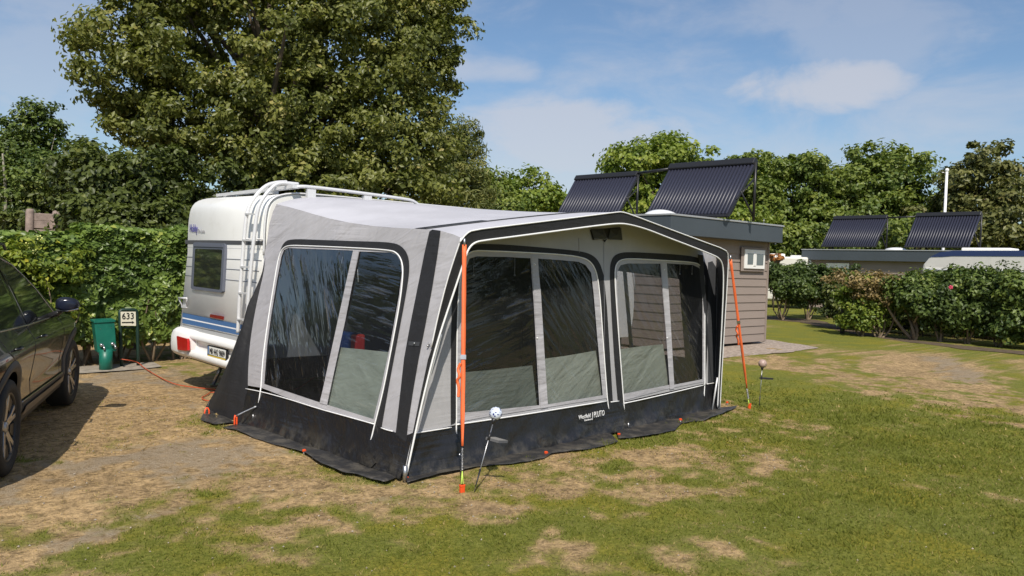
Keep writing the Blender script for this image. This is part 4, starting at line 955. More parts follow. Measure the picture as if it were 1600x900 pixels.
# ---- solar ball lights on sticks ----
def balllight(label, base, top, mm, r=.052):
    t_ = thing('solar_ball_light', label, 'garden light', 'solar ball lights on sticks', tuple(base)); b = np.zeros(3); e = np.array(top) - np.array(base)
    d = e / np.linalg.norm(e); s_ = MB().sphere(e, r, 24, 16).build('ball', mm, t_)
    # move the object's origin to the ball so that the mosaic wraps round it
    for v in s_.data.vertices: v.co -= Vector(e)
    s_.location = e
    MB().tube([b, e - d * r], .0045, 6).build('stick', M['steel'], t_)
    MB().tube([b - d * .02, e * .28], [.003, .008], 6).build('spike', M['blackmetal'], t_)
    MB().tube([e - d * (r + .035), e - d * (r - .012)], [.006, .026], 10).build('collar', M['blackmetal'], t_)
    k = e * .70; right = np.cross(d, CAM - np.array(base)); right /= np.linalg.norm(right)
    mb = MB(); mb.obox(k + right * .06 - np.array([0, 0, .012]), right * .052, d * .010, np.array([.03, -.02, 0])); mb.tube([k - d * .03, k + d * .03], .011, 8); mb.build('solar_panel', M['blackmetal'], t_)
base = G(741, 768); tp = onY(774.5, 646, base[1] + .06)
balllight('blue and white mosaic ball on a leaning stick before the awning', base, tp, M['ball'])
base = G(1186, 638); tp = onP(1191.5, 568, plane3(tuple(base), tuple(base + np.array([1., -.9, 0])), tuple(base + np.array([0, 0, 1]))))
balllight('copper mosaic ball on an upright stick right of the awning', base, tp, M['ball2'], .053)
# ---- things inside the awning, seen dimly through the foil ----
c = onX(558, 522, 4.0); t_ = thing('storage_box', 'blue box with a red end standing inside the awning behind the side window', 'box', None, (c[0], c[1], 0))
bx = MB(); h = c[2] - .03
bx.box((-.06, .03, .40), (.06, .34, h + .03)); bx.build('tub', M['boxblue'], t_, bevel=.02)
MB().box((-.062, -.06, .40), (.062, .025, h + .03)).build('red_end', M['boxred'], t_, bevel=.02)
tb = thing('folding_table', 'grey folding table inside the awning carrying a blue box', 'table', None, (c[0] + .1, c[1] - .1, 0))
MB().box((-.25, -.5, .37), (.35, .50, .40)).build('tabletop', M['greyink'], tb, bevel=.008)
for sx in (-.2, .3):
    for sy in (-.45, .5): MB().tube([(sx, sy, .02), (sx, sy, .37)], .012, 6).build('leg', M['steel'], tb)
def campchair(label, loc, rz):
    t_ = thing('camping_chair', label, 'chair', 'camping chairs inside the awning', loc); t_.rotation_euler = (0, 0, rz)
    MB().box((-.24, -.24, .42), (.24, .24, .46)).build('seat', M['blackfab'], t_, bevel=.01)
    MB().prism([(-.24, .24, .46), (.24, .24, .46), (.22, .42, 1.12), (-.22, .42, 1.12)], (0, .03, .01)).build('backrest', M['blackfab'], t_)
    for a in (-1, 1):
        MB().tube([(a * .25, -.25, .02), (a * .25, .2, .62)], .012, 6).build('leg', M['steel'], t_); MB().tube([(a * .25, .3, .02), (a * .25, -.2, .62)], .012, 6).build('leg', M['steel'], t_)
        MB().box((a * .25 - .025, -.25, .62), (a * .25 + .025, .25, .645)).build('armrest', M['blackmetal'], t_)
campchair('black camping chair left of the mullion in the larger front window', (5.3, 6.3, 0), .4)
campchair('black camping chair right of the mullion in the larger front window', (6.5, 6.6, 0), -.5)
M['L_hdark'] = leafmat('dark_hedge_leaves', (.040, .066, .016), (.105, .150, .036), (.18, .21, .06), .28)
# ================================================================== CABINS WITH SOLAR TUBES
def boards(P0, P1, z0, z1, outward, n, name, parent, holes=None):
    """lap siding: every course leans out a little over the one below"""
    P0, P1, outward = map(np.array, (P0, P1, outward)); h = (z1 - z0) / n; mb = MB()
    for i in range(n):
        a = z0 + i * h; b = a + h
        pr = [P0 + np.array([0, 0, a]) + outward * .026, P1 + np.array([0, 0, a]) + outward * .026, P1 + np.array([0, 0, b]) + outward * .006, P0 + np.array([0, 0, b]) + outward * .006]
        mb.add(pr, [(0, 1, 2, 3)]); mb.add([P0 + np.array([0, 0, a]) + outward * .026, P1 + np.array([0, 0, a]) + outward * .026, P1 + np.array([0, 0, a]) + outward * .004, P0 + np.array([0, 0, a]) + outward * .004], [(0, 1, 2, 3)])
    return mb.build(name, M['board'], parent)
def collector(name, label, hA, hB, bA, bB, ntube, roofz, group, legs=(0, 1)):
    """evacuated-tube collector: header from hA to hB, tubes running down to the rail bA-bB"""
    hA, hB, bA, bB = map(lambda q: np.array(q, float), (hA, hB, bA, bB)); t_ = thing(name, label, 'solar collector', group)
    ax = (hB - hA) / np.linalg.norm(hB - hA); d = bA - hA; dn = d / np.linalg.norm(d); nn = np.cross(ax, dn); nn = nn if nn @ (CAM - hA) > 0 else -nn
    k = np.linalg.norm(d) / 1.2
    MB().obox((hA + hB) / 2, (hB - hA) / 2, dn * .07 * k, nn * .065 * k).build('header', M['blackmetal'], t_, bevel=.02)
    MB().obox((bA + bB) / 2 + dn * .01, (bB - bA) / 2, dn * .022, nn * .03).build('foot_rail', M['blackmetal'], t_)
    for q0, q1 in ((hA, bA), (hB, bB)): MB().obox((q0 + q1) / 2 - nn * .03, (q1 - q0) / 2, ax * .018, nn * .02).build('side_rail', M['blackmetal'], t_)
    MB().obox((hA + bB) / 2 - nn * .05, (hB - hA) / 2, d / 2 * .92, nn * .004).build('reflector_sheet', M['blackmetal'], t_)
    first = None; W_ = np.linalg.norm(hB - hA); r = W_ / ntube * .43
    for i in range(ntube):
        s = (i + .5) / ntube
        if first is None:
            a = hA + (hB - hA) * s; b = bA + (bB - bA) * s
            mb = MB().tube([a + dn * .06 * k, b - dn * .02, b], [r, r, r * .4], 8); first = mb.build('tube', M['tube'], t_); s0 = s
        else:
            c = first.copy(); COL.objects.link(c); c.parent = t_; c.location = Vector((hB - hA) * (s - s0))
    for e in legs:
        top = hA + (hB - hA) * e; c = top.copy(); c[2] = roofz
        MB().tube([top + nn * .0, c], .028 * k, 6).build('support_post', M['blackmetal'], t_)
        q = hA * (1 - e) + hB * e; bq = bA * (1 - e) + bB * e; mid = q * .45 + bq * .55
        MB().tube([mid, c + np.array([0, 0, .10])], .018 * k, 6).build('brace', M['blackmetal'], t_); MB().tube([bq * .7 + q * .3, top - np.array([0, 0, .35])], .016 * k, 6).build('brace', M['blackmetal'], t_)
    return t_
cab = thing('sanitary_cabin', 'taupe weatherboard cabin with slate grey fascia right behind the awning', 'cabin')
YF = 10.012; XR = 17.22; XL = 13.2
wins = [(1161.8, 389.5), (1192.7, 391.3), (1191.6, 420.3), (1160.6, 419.2)]
MB().box((XL + .03, YF + .03, .06), (XR - .03, 15.6, 2.6)).build('core', M['board'], cab)
boards((XL, YF + .03, 0), (XR, YF + .03, 0), .07, 2.52, (0, -1, 0), 13, 'front_wall', cab)
boards((XL + .03, 15.6, 0), (XL + .03, YF, 0), .07, 2.52, (-1, 0, 0), 13, 'side_wall', cab)
boards((XR - .03, YF, 0), (XR - .03, 15.6, 0), .07, 2.52, (1, 0, 0), 13, 'side_wall', cab)
MB().box((XR - .03, YF - .012, .05), (XR + .02, YF + .05, 2.52)).build('corner_trim', M['board'], cab)
MB().box((12.92, 9.71, 2.445), (17.30, 16.0, 2.83)).build('fascia', M['fascia'], cab, bevel=.006)
MB().box((12.90, 9.69, 2.83), (17.33, 16.02, 2.868)).build('roof_trim', M['cap'], cab, bevel=.005)
PW = plane3((13, YF - .03, 0), (17, YF - .03, 0), (13, YF - .03, 2))
def wpart(name, pts, mtl, th, off, parent):
    P = PX(PW, pts, off); return MB().prism(P, (0, -th, 0)).build(name, mtl, parent, bevel=.004 if th > .01 else 0)
wpart('casing', [(1158.2, 386.0), (1195.4, 388), (1194.2, 424.5), (1157, 423.5)], M['board'], .02, .0, cab)
wi = wpart('window', wins, M['white_trim'], .03, .022, cab)
wpart('pane', [(1165.2, 396.0), (1174, 396.5), (1173.2, 413), (1164.7, 412.9)], M['glassgreen'], .004, .055, wi)
wpart('pane', [(1179.4, 397), (1190.0, 397.7), (1189.0, 414.4), (1178.8, 414.2)], M['glassgreen'], .004, .055, wi)
wpart('sash', [(1174.6, 394.5), (1178.4, 394.6), (1177.6, 415.4), (1173.8, 415.4)], M['white_trim'], .014, .052, wi)
c = onX(1034, 334, 14.3); MB().sphere((14.05, 10.85, 2.86), .40, 24, 8, (1, 1, .48), 0, math.pi / 2).build('skylight', M['dome'], cab)
for yy in (9.8, 10.5, 11.5): MB().tube([(16.6 + (yy - 10) * .1, yy, 2.86), (16.6 + (yy - 10) * .1, yy, 2.98)], .006, 5).build('bird_spike', M['steel'], cab)
Xh, Xb = 15.72, 14.98
hA, hB = onX(900, 281, Xh), onX(997, 274.5, Xh); zm = 4.14
def zset(p, z): p = np.array(p); p[2] = z; return p
collector('solar_collector', 'left of two dark tube collectors on the taupe cabin, behind the awning roof', zset(hA, 4.14), zset(hB, 4.12), zset(hA + [Xb - Xh, .02, 0], 3.02), zset(hB + [Xb - Xh, .02, 0], 3.02), 22, 2.87, 'solar tube collectors on the cabin roofs')
hC, hD = onX(1047, 263, Xh), onX(1181, 255, Xh)
collector('solar_collector', 'right of two dark tube collectors on the taupe cabin, at its gravel side', zset(hC, 4.22), zset(hD, 4.19), zset(hC + [Xb - Xh - .1, .03, 0], 3.0), zset(hD + [Xb - Xh - .25, .03, 0], 2.93), 26, 2.87, 'solar tube collectors on the cabin roofs')
t_ = tag(MB().tube([zset(hB, 4.16), zset(hC, 4.2)], .035, 8).build('connecting_pipe', M['blackmetal']), 'black insulated pipe linking the two collectors on the taupe cabin', 'pipe', 'pipes between solar collectors')
# the farther cabin
c2 = thing('sanitary_cabin', 'low brown cabin with dark fascia and solar tubes beyond the right hedge', 'cabin')
MB().box((36.3, 9.0, 0), (41, 18.8, 2.5)).build('core', M['board'], c2)
boards((36.3, 18.8, 0), (36.3, 9.0, 0), .07, 2.45, (-1, 0, 0), 13, 'front_wall', c2)
MB().box((36.0, 8.8, 2.40), (41.2, 19.15, 2.87)).build('fascia', M['fascia'], c2)
MB().box((35.97, 8.77, 2.87), (41.23, 19.18, 2.91)).build('roof_trim', M['cap'], c2)
PC = plane3((36.26, 9, 0), (36.26, 18, 0), (36.26, 9, 2))
w2 = MB().prism(PX(PC, [(1291, 411), (1327, 411.5), (1326.6, 424), (1291, 424)]), (-.03, 0, 0)).build('window', M['white_trim'], c2)
MB().poly([q + np.array([-.035, 0, 0]) for q in PX(PC, [(1297, 418), (1320, 418.4), (1319.6, 423), (1297, 423)])]).build('pane', M['glassdark'], w2)
MB().sphere((37.0, 15.1, 2.9), .5, 16, 6, (1, 1, .3), 0, math.pi / 2).build('skylight', M['dome'], c2); MB().sphere((37.0, 11.9, 2.9), .5, 16, 6, (1, 1, .3), 0, math.pi / 2).build('skylight', M['dome'], c2)
X2, X3 = 37.6, 36.7
for (a, b, c_, d_, lab) in (((1303, 342), (1387, 339), (1283, 386), (1368, 384.5), 'left collector on the far brown cabin beyond the hedge'), ((1432, 337.5), (1534, 334), (1413, 385), (1512, 384.5), 'right collector on the far brown cabin, above the white caravan')):
    A, B = onX(*a, X2), onX(*b, X2); zt = (A[2] + B[2]) / 2
    C_, D_ = onX(*c_, X3), onX(*d_, X3)
    collector('solar_collector', lab, zset(A, zt), zset(B, zt), zset(C_, 3.08), zset(D_, 3.08), 24, 2.91, 'solar tube collectors on the cabin roofs')
tag(MB().tube([onX(1387, 340, X2), onX(1432, 338.5, X2)], .04, 6).build('connecting_pipe', M['blackmetal']), 'thin dark pipe linking the two collectors on the far cabin', 'pipe', 'pipes between solar collectors')
# ---- other caravans ----
cv = thing('touring_caravan', 'long white caravan with navy roof edge standing behind the right hedge', 'caravan')
yl = onX(1441, 420, 27)[1]; pr_ = [(yl, 2.0), (yl - .02, 2.15), (yl - .18, 2.36), (yl - .5, 2.53), (yl - .9, 2.60), (yl - 7.2, 2.66), (yl - 7.2, .5), (yl + .02, .5)]
MB().prism([(27, y, z) for y, z in pr_], (2.3, 0, 0)).build('body', M['farwhite'], cv, bevel=.05)
MB().prism([(26.985, y, z) for y, z in [(yl - .22, 2.40), (yl - .5, 2.545), (yl - .9, 2.61), (yl - 7.2, 2.67), (yl - 7.2, 2.50), (yl - .9, 2.44), (yl - .6, 2.41)]], (.01, 0, 0)).build('roof_edge', M['navy'], cv)
MB().prism([(26.98, y, z) for y, z in [(yl - .15, 1.99), (yl - 7.2, 1.97), (yl - 7.2, 2.02), (yl - .1, 2.04)]], (.02, 0, 0)).build('trim', M['white_trim'], cv)
MB().prism([(26.98, y, z) for y, z in [(yl - .42, 1.95), (yl - 1.6, 1.95), (yl - 1.8, 1.3), (yl - .5, 1.3)]], (.02, 0, 0)).build('window', M['glassdark'], cv)
MB().prism([(26.98, y, z) for y, z in [(yl - 2.6, 1.9), (yl - 4.4, 1.9), (yl - 4.4, 1.2), (yl - 2.6, 1.2)]], (.02, 0, 0)).build('window', M['glassdark'], cv)
MB().box((27.4, yl - 2.4, 2.60), (28.2, yl - 1.0, 2.72)).build('roof_hatch', M['white_trim'], cv, bevel=.03)
cw = thing('touring_caravan', 'small far white caravan roof with hatches just right of the taupe cabin', 'caravan')
a = atD(1195, 404, 41); b = atD(1262, 404, 41); dx = b - a
MB().obox(((a + b) / 2) * np.array([1, 1, 0]) + np.array([0, 0, 1.45]), dx / 2 * np.array([1, 1, 0]), np.array([dx[1], -dx[0], 0]) / np.linalg.norm(dx) * -1.1, (0, 0, 1.05)).build('body', M['farwhite'], cw, bevel=.08)
MB().obox((a * .75 + b * .25) * np.array([1, 1, 0]) + np.array([0, 0, 2.56]), dx * .10 * np.array([1, 1, 0]), (0, .3, 0), (0, 0, .10)).build('roof_hatch', M['white_trim'], cw, bevel=.03)
MB().obox((a * .2 + b * .8) * np.array([1, 1, 0]) + np.array([0, 0, 2.54]), dx * .08 * np.array([1, 1, 0]), (0, .3, 0), (0, 0, .06)).build('roof_hatch', M['white_trim'], cw, bevel=.03)
# hidden lower part of a white camper seen as flecks between the stems
# flagpole
q = atD(1471.5, 430, 44); t_ = thing('flagpole', 'bare white flagpole rising behind the far solar collectors', 'flagpole', None, (q[0], q[1], 0)); zt = atD(1474.5, 266, 44)[2]
MB().tube([(0, 0, 0), (0, 0, zt)], [.08, .06], 10).build('pole', M['whiteink'], t_); MB().sphere((0, 0, zt), .10, 8, 6).build('cap', M['whiteink'], t_)
MB().tube([(0, 0, zt - .15), (-.25, .15, zt - .12)], .02, 5).build('halyard_arm', M['steel'], t_)

# ================================================================== SIGN, SUPPLY POST, CABLE
sg = thing('pitch_sign', 'pitch sign 633 with an arrow in a dark green tube frame', 'sign')
Ys = 12.634; SPn = plane3((3, Ys, 0), (4, Ys, 0), (3, Ys, 1))
fr_ = [onY(x, y, Ys) for x, y in ((190.5, 575), (189, 540), (187.2, 490), (188, 485.6), (191, 484.2), (210, 484.2), (213, 485.6), (213.8, 490), (215.5, 540), (216.2, 575))]
for i in (0, 1, -1, -2): pass
fr_[0][2] = -.03; fr_[-1][2] = -.03
MB().tube(fr_, .026, 8).build('frame', M['dkgreen'], sg)
MB().tube([onY(189, 512, Ys), onY(214.5, 512, Ys)], .012, 6).build('crossbar', M['dkgreen'], sg)
P = [onY(x, y, Ys - .03) for x, y in ((188.3, 487), (211.8, 487), (212.3, 509.0), (188.8, 508.8))]
pl_ = MB().prism(P, (0, -.006, 0)).build('sign_plate', M['cream'], sg)
o1 = onY(190.0, 498.6, Ys - .042); o2 = onY(210.6, 498.4, Ys - .042)
text('633', .135, M['ink'], 'lettering', pl_, o1, (1, 0, 0), (0, 0, 1), sx=.88, depth=.002)
a1, a2 = onY(190.2, 503.8, Ys - .04), onY(209.8, 503.4, Ys - .04); l_ = a2 - a1; l_ /= np.linalg.norm(l_)
MB().obox((a1 + a2) / 2 - l_ * .01, (a2 - a1) / 2 - l_ * .012, (0, .002, 0), (0, 0, .007)).add([a2 + [0, -.003, 0], a2 - l_ * .035 + [0, -.003, .02], a2 - l_ * .035 + [0, -.003, -.02]], [(0, 1, 2)]).build('arrow', M['ink'], pl_)
hp = thing('supply_post', 'green water supply cabinet with two taps on a round pedestal', 'supply post')
Yc = 12.41
bxp = [onY(x, y, Yc) for x, y in ((147.2, 503.5), (179.2, 501.8), (182.4, 548.6), (152.8, 551.6))]
bd = MB().prism(bxp, (.03, .30, 0)).build('cabinet', M['green'], hp, bevel=.012)
lid = MB().prism([bxp[0] + [-.01, -.015, -.01], bxp[1] + [.01, -.015, -.01], bxp[1] + [.012, -.015, .022], bxp[0] + [-.008, -.015, .022]], (.03, .34, 0)).build('lid', M['green'], hp, bevel=.008)
pc = (G(169, 580) + np.array([0, .13, 0])); zb = onY(165, 549, pc[1])[2] + .03
MB().tube([(pc[0], pc[1], -.02), (pc[0], pc[1], zb)], .088, 20).build('pedestal', M['green'], hp)
for q in ((160, 540), (177.3, 538)):
    c = onY(*q, Yc - .01); tp_ = MB(); tp_.sphere(c + np.array([-.02, -.03, .01]), .028, 12, 8); tp_.tube([c + np.array([0, .02, 0]), c + np.array([0, -.06, 0]), c + np.array([.005, -.085, -.03]), c + np.array([.005, -.085, -.055])], .014, 8); tp_.build('tap', M['chrome'], hp)
for q in ((157, 514), (174, 512)): MB().sphere(onY(*q, Yc - .003), .006, 8, 6).build('screw', M['chrome'], hp)
tag(MB().poly([(a, b, .012) for a, b in ((2.75, 12.15), (3.6, 12.2), (3.95, 12.35), (4.0, 12.9), (2.8, 12.9))]).build('concrete_slab', pbr('old_concrete', (.30, .26, .21), .9, bump=.3, var=.25, vscale=8)), 'worn concrete slab under the green supply post', 'slab')
cb = [G(188, 561, .14), G(203, 563, .12), G(216, 566, .06), G(224, 574, .02), G(240, 584, .015), G(258, 594, .015), G(275, 601, .015), G(300, 605, .012), G(330, 608, .012), np.array([4.4, 9.0, .02]), np.array([4.6, 8.6, .35])]
tag(MB().tube(smoothline(cb, 3), .007, 6).build('power_cable', M['cable']), 'orange power cable running from the sign to the caravan underside', 'cable')
cb = [np.array([3.9, 9.2, .015]), G(331, 611, .014), G(322, 618, .014), G(314, 621, .014), G(320, 626, .014), G(338, 626, .014), np.array([3.6, 8.2, .014])]
tag(MB().tube(smoothline(cb, 3), .007, 6).build('power_cable', M['cable']), 'short orange loop of cable behind the black draught flap', 'cable')

# ================================================================== HEDGES AND SHRUBS
def hedge_leaves(path, z0, z1, th, n, size, m, parent, seed, lump=.22):
    g = np.random.default_rng(seed); P = resample(path, 60); P = np.array(P); s = g.random(n) * 59; i = s.astype(int).clip(0, 58); f = (s - i)[:, None]
    c = P[i] * (1 - f) + P[i + 1] * f; tg = P[i + 1] - P[i]; tg /= np.linalg.norm(tg, axis=1, keepdims=True); nn = np.stack([tg[:, 1], -tg[:, 0], 0 * tg[:, 0]], 1)
    # rounded-rectangle section, mostly the shell
    k = np.where(g.random(n) < .85, g.uniform(.80, 1.03, n), g.uniform(.3, 1, n)); rs = g.random(n); uu = g.uniform(-1, 1, n)
    cx = np.where(rs < .52, 1., np.where(rs < .76, -1., uu)); cz = np.where(rs < .76, uu, np.where(rs < .95, 1., -1.))
    rd = 1 - .16 * np.maximum(0, np.abs(cx) + np.abs(cz) - 1.45); cx = cx * rd; cz = cz * rd; a = np.arctan2(cz, cx)
    L = s * np.linalg.norm(P[1] - P[0])
    lmp = (fbm(L, a * 1.2 + 3, 1.6, seed, 4) - .5) * 2 * lump + (fbm(L, a * 2.5, 5., seed + 3, 2) - .5) * .10
    zc, hz = (z0 + z1) / 2, (z1 - z0) / 2
    off = nn * (cx * (th / 2 * k + lmp))[:, None]; pos = c + off; pos[:, 2] = zc + cz * (hz * k + lmp * .7)
    nrm = nn * cx[:, None] * 1.0 + g.normal(0, .5, (n, 3)); nrm[:, 2] += cz * .8 + .55
    tint = np.clip(.40 + (fbm(L, a * 2, 2.5, seed + 9, 3) - .5) * .9 + g.normal(0, .18, n), 0, 1)
    return leaf_mesh('foliage', pos, nrm, size, tint, m, parent, aspect=.72)
def stems(mb, base, n, h, spread, r, g, kink=.06):
    for i in range(n):
        b = np.array(base) + np.array([g.uniform(-.08, .08), g.uniform(-.08, .08), 0]); e = b + np.array([g.uniform(-spread, spread), g.uniform(-spread, spread), h * g.uniform(.7, 1.1)])
        m1 = b + (e - b) * .35 + g.normal(0, kink, 3); m2 = b + (e - b) * .7 + g.normal(0, kink, 3); q = smoothline([b, m1, m2, e], 1)
        mb.tube(q, [r * (1 - .7 * j / (len(q) - 1)) for j in range(len(q))], 6, cap=False)
# left hedge, several bushes grown together: built as the clipped stretch it reads as
gs = np.random.default_rng(77)
spans = [(1.55, 3.15, 1.95, 'clipped hedge bush behind the black car, left of the supply post'), (3.0, 4.6, 2.10, 'clipped hedge bush directly behind the 633 sign'), (4.4, 6.6, 2.14, 'clipped hedge bush disappearing behind the caravan rear'), (6.4, 9.6, 2.12, 'hedge stretch hidden for the most part behind the caravan')]
for k, (x0, x1, h, lab) in enumerate(spans):
    t_ = thing('hedge', lab, 'hedge', 'hedge stretches along the left boundary', ((x0 + x1) / 2, 13.38, 0)); xm = (x0 + x1) / 2
    n_ = [17000, 17000, 15000, 6000][k]
    hedge_leaves([np.array([x0 - xm, .05 * math.sin(x0), 0]), np.array([x1 - xm, .05 * math.sin(x1), 0])], .34, h, 1.0, n_, .098, M['L_hedge'], t_, 31 + k)
    mb = MB()
    for x in np.arange(x0 + .2, x1, .42): stems(mb, (x - xm, gs.uniform(-.28, .05), -.02), 4, 1.0, .28, .022, gs)
    mb.build('stem', M['stem'], t_)
q = atD(85, 400, 12.75)
t_ = thing('shrub', 'bright yellow green flowering shrub at the left end of the hedge', 'shrub', None, (q[0], q[1], 0))
pos, nrm, tint, cen = crown([(-.35, .25, 1.50, .50, .40, .42), (.05, .35, 1.55, .45, .4, .36), (-.55, .25, 1.1, .4, .4, .5), (-.2, .35, .8, .5, .4, .6)], 75, 65, .18, .4, .6, 5)
leaf_mesh('foliage', pos, nrm, .085, tint, M['L_yellow'], t_, aspect=.6); mb = MB(); stems(mb, (0, .1, 0), 9, 1.2, .5, .018, gs); mb.build('stem', M['stem'], t_)
for (x, y) in ((48.5, 385), (54.5, 394), (44, 378), (62, 372)):
    c = atD(x, y, 12.95) - np.array([q[0], q[1], 0]); mb = MB(); 
    for a in range(5): mb.sphere(c + np.array([.03 * math.cos(a * 1.257), 0, .03 * math.sin(a * 1.257)]), .013, 6, 4)
    mb.build('blossom', M['petal'], t_)
# shrubs on the right, one by one
def shrub(label, px, py, top, wpx, leafm, seed, n=70, nl=70, leaf=.10, d=None, low=.25, kink=.1, nst=5, dep=.6, group='hedge shrubs along the right side', hw=1.0, sr=.03):
    b = G(px, py) if d is None else atD(px, py, d) * np.array([1, 1, 0]); dist = math.hypot(b[0], b[1]); zt = atD(px, top, dist)[2]; wd = wpx * dist / F / 2
    t_ = thing('hedge_shrub', label, 'shrub', group, (b[0], b[1], 0)); g = np.random.default_rng(seed)
    u = np.array([.56, -.83, 0]); lobes = []
    for i in range(10):
        s = g.uniform(-.75, .75); hh = low + .1 + (.80 - low) * (i + .5) / 10; r = g.uniform(.5, .68)
        c = u * s * wd + np.array([g.uniform(-.15, .15), g.uniform(-.15, .15), 0]); lobes.append((c[0], c[1], zt * hh, wd * r * 1.15, dep * g.uniform(.8, 1.2), zt * .24))
    lobes.append((0, 0, zt * .74, wd * .75, dep, zt * .25))
    pos, nrm, tint, cen = crown(lobes, int(n * 2.3), nl, .24, .6, .5, seed); keep = pos[:, 2] > .12
    leaf_mesh('foliage', pos[keep], nrm[keep], leaf, tint[keep], leafm, t_)
    mb = MB(); stems(mb, (0, 0, -.03), nst, zt * .8, wd * .6, sr, g, kink); 
    for e in cen[:10]: mb.tube(smoothline([(0, 0, zt * .3), tuple(e * np.array([.5, .5, .8])), tuple(e)], 1), .007, 4, cap=False)
    mb.build('stem', M['stem'], t_); return t_
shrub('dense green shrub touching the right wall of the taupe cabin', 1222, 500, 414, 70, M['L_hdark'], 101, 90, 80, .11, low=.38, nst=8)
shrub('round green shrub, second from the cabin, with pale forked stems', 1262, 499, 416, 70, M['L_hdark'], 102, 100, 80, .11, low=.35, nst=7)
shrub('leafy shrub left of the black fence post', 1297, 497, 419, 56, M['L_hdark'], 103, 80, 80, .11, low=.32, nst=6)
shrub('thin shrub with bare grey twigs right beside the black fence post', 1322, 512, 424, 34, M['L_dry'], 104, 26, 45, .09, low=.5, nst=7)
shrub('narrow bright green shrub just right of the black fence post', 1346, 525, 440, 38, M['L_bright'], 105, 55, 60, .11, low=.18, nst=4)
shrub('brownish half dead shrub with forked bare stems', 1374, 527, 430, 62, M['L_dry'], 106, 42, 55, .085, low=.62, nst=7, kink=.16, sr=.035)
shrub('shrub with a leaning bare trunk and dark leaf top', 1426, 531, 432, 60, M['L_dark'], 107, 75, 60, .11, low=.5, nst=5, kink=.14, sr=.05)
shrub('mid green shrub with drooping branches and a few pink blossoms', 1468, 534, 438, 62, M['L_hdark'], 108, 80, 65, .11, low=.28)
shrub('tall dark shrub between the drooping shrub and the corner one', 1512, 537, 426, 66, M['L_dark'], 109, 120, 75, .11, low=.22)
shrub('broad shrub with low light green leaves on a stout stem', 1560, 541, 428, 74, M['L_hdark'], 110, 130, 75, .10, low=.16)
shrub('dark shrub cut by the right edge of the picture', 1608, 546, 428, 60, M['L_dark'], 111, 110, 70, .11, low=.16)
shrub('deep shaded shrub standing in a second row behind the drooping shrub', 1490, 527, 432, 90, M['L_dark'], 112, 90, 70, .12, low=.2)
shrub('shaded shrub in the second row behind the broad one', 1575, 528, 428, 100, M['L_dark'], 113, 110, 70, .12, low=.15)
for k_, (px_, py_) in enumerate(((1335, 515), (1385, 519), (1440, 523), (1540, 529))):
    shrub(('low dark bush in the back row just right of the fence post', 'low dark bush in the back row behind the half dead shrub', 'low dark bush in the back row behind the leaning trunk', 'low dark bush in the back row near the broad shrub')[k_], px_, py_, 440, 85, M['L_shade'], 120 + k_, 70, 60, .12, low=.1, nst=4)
# leaning bare trunk
b0 = G(1425, 531); mb = MB(); e0 = atD(1387, 482, math.hypot(b0[0], b0[1])); tag(MB().tube(smoothline([b0, (b0 + e0) / 2 + np.array([0, 0, -.06]), e0, e0 + np.array([.02, .15, .45])], 1), list(np.linspace(.05, .025, 8)), 7).build('leaning_branch', M['stem']), 'bare pale branch leaning left from the foot of the dark topped shrub', 'branch')
pk = thing('flower', 'pink blossom low in the drooping hedge shrub', 'flower'); 
for (x, y) in ((1485.5, 449),):
    c = atD(x, y, 22.0); mb = MB()
    for a in range(5): mb.sphere(c + np.array([0, .03 * math.cos(a * 1.257), .03 * math.sin(a * 1.257)]), .026, 6, 4)
    mb.build('blossom', M['pink'], pk)
q = atD(1212, 399, 38); t_ = thing('flower_basket', 'orange brown flower ball above the hedge beside the cabin corner', 'plant', None, (q[0], q[1], 0))
g_ = np.random.default_rng(3); pos, nrm, tint, cen = crown([(0, 0, q[2] - .1, .36, .36, .22)], 20, 40, .1, .4, .5, 9); leaf_mesh('bloom', pos, nrm, .10, tint, M['terracotta'], t_); MB().tube([(0, 0, 0), (0, 0, q[2] - .3)], .03, 6).build('post', M['wood'], t_); MB().tube([(0, 0, q[2] - .42), (0, 0, q[2] - .22)], [.14, .26], 10).build('basket', M['bark'], t_)
# black wire fence with its post
wf_ = thing('wire_fence', 'black mesh fence with a square post running behind the right shrubs', 'fence'); fb = G(1316, 521); fe = G(1640, 540); fd = (fe - fb); Lf = np.linalg.norm(fd); fd /= Lf
MB().box(tuple(fb + np.array([-.05, -.05, 0])), tuple(fb + np.array([.05, .05, 1.42]))).build('post', M['blackmetal'], wf_)
MB().box(tuple(fb + fd * Lf * .5 + np.array([-.04, -.04, 0])), tuple(fb + fd * Lf * .5 + np.array([.04, .04, 1.2]))).build('post', M['blackmetal'], wf_)
mb = MB()
for k in range(int(Lf / .10)):
    c = fb + fd * k * .10; mb.obox(c + np.array([0, 0, .52]), (.004, 0, 0), (0, .004, 0), (0, 0, .50))
for z in (.06, .3, .55, .8, 1.0): mb.obox(fb + fd * Lf / 2 + np.array([0, 0, z]), fd * Lf / 2, (.004, .004, 0), (0, 0, .005))
me_ = mb.build('mesh_panel', M['blackmetal'], wf_)
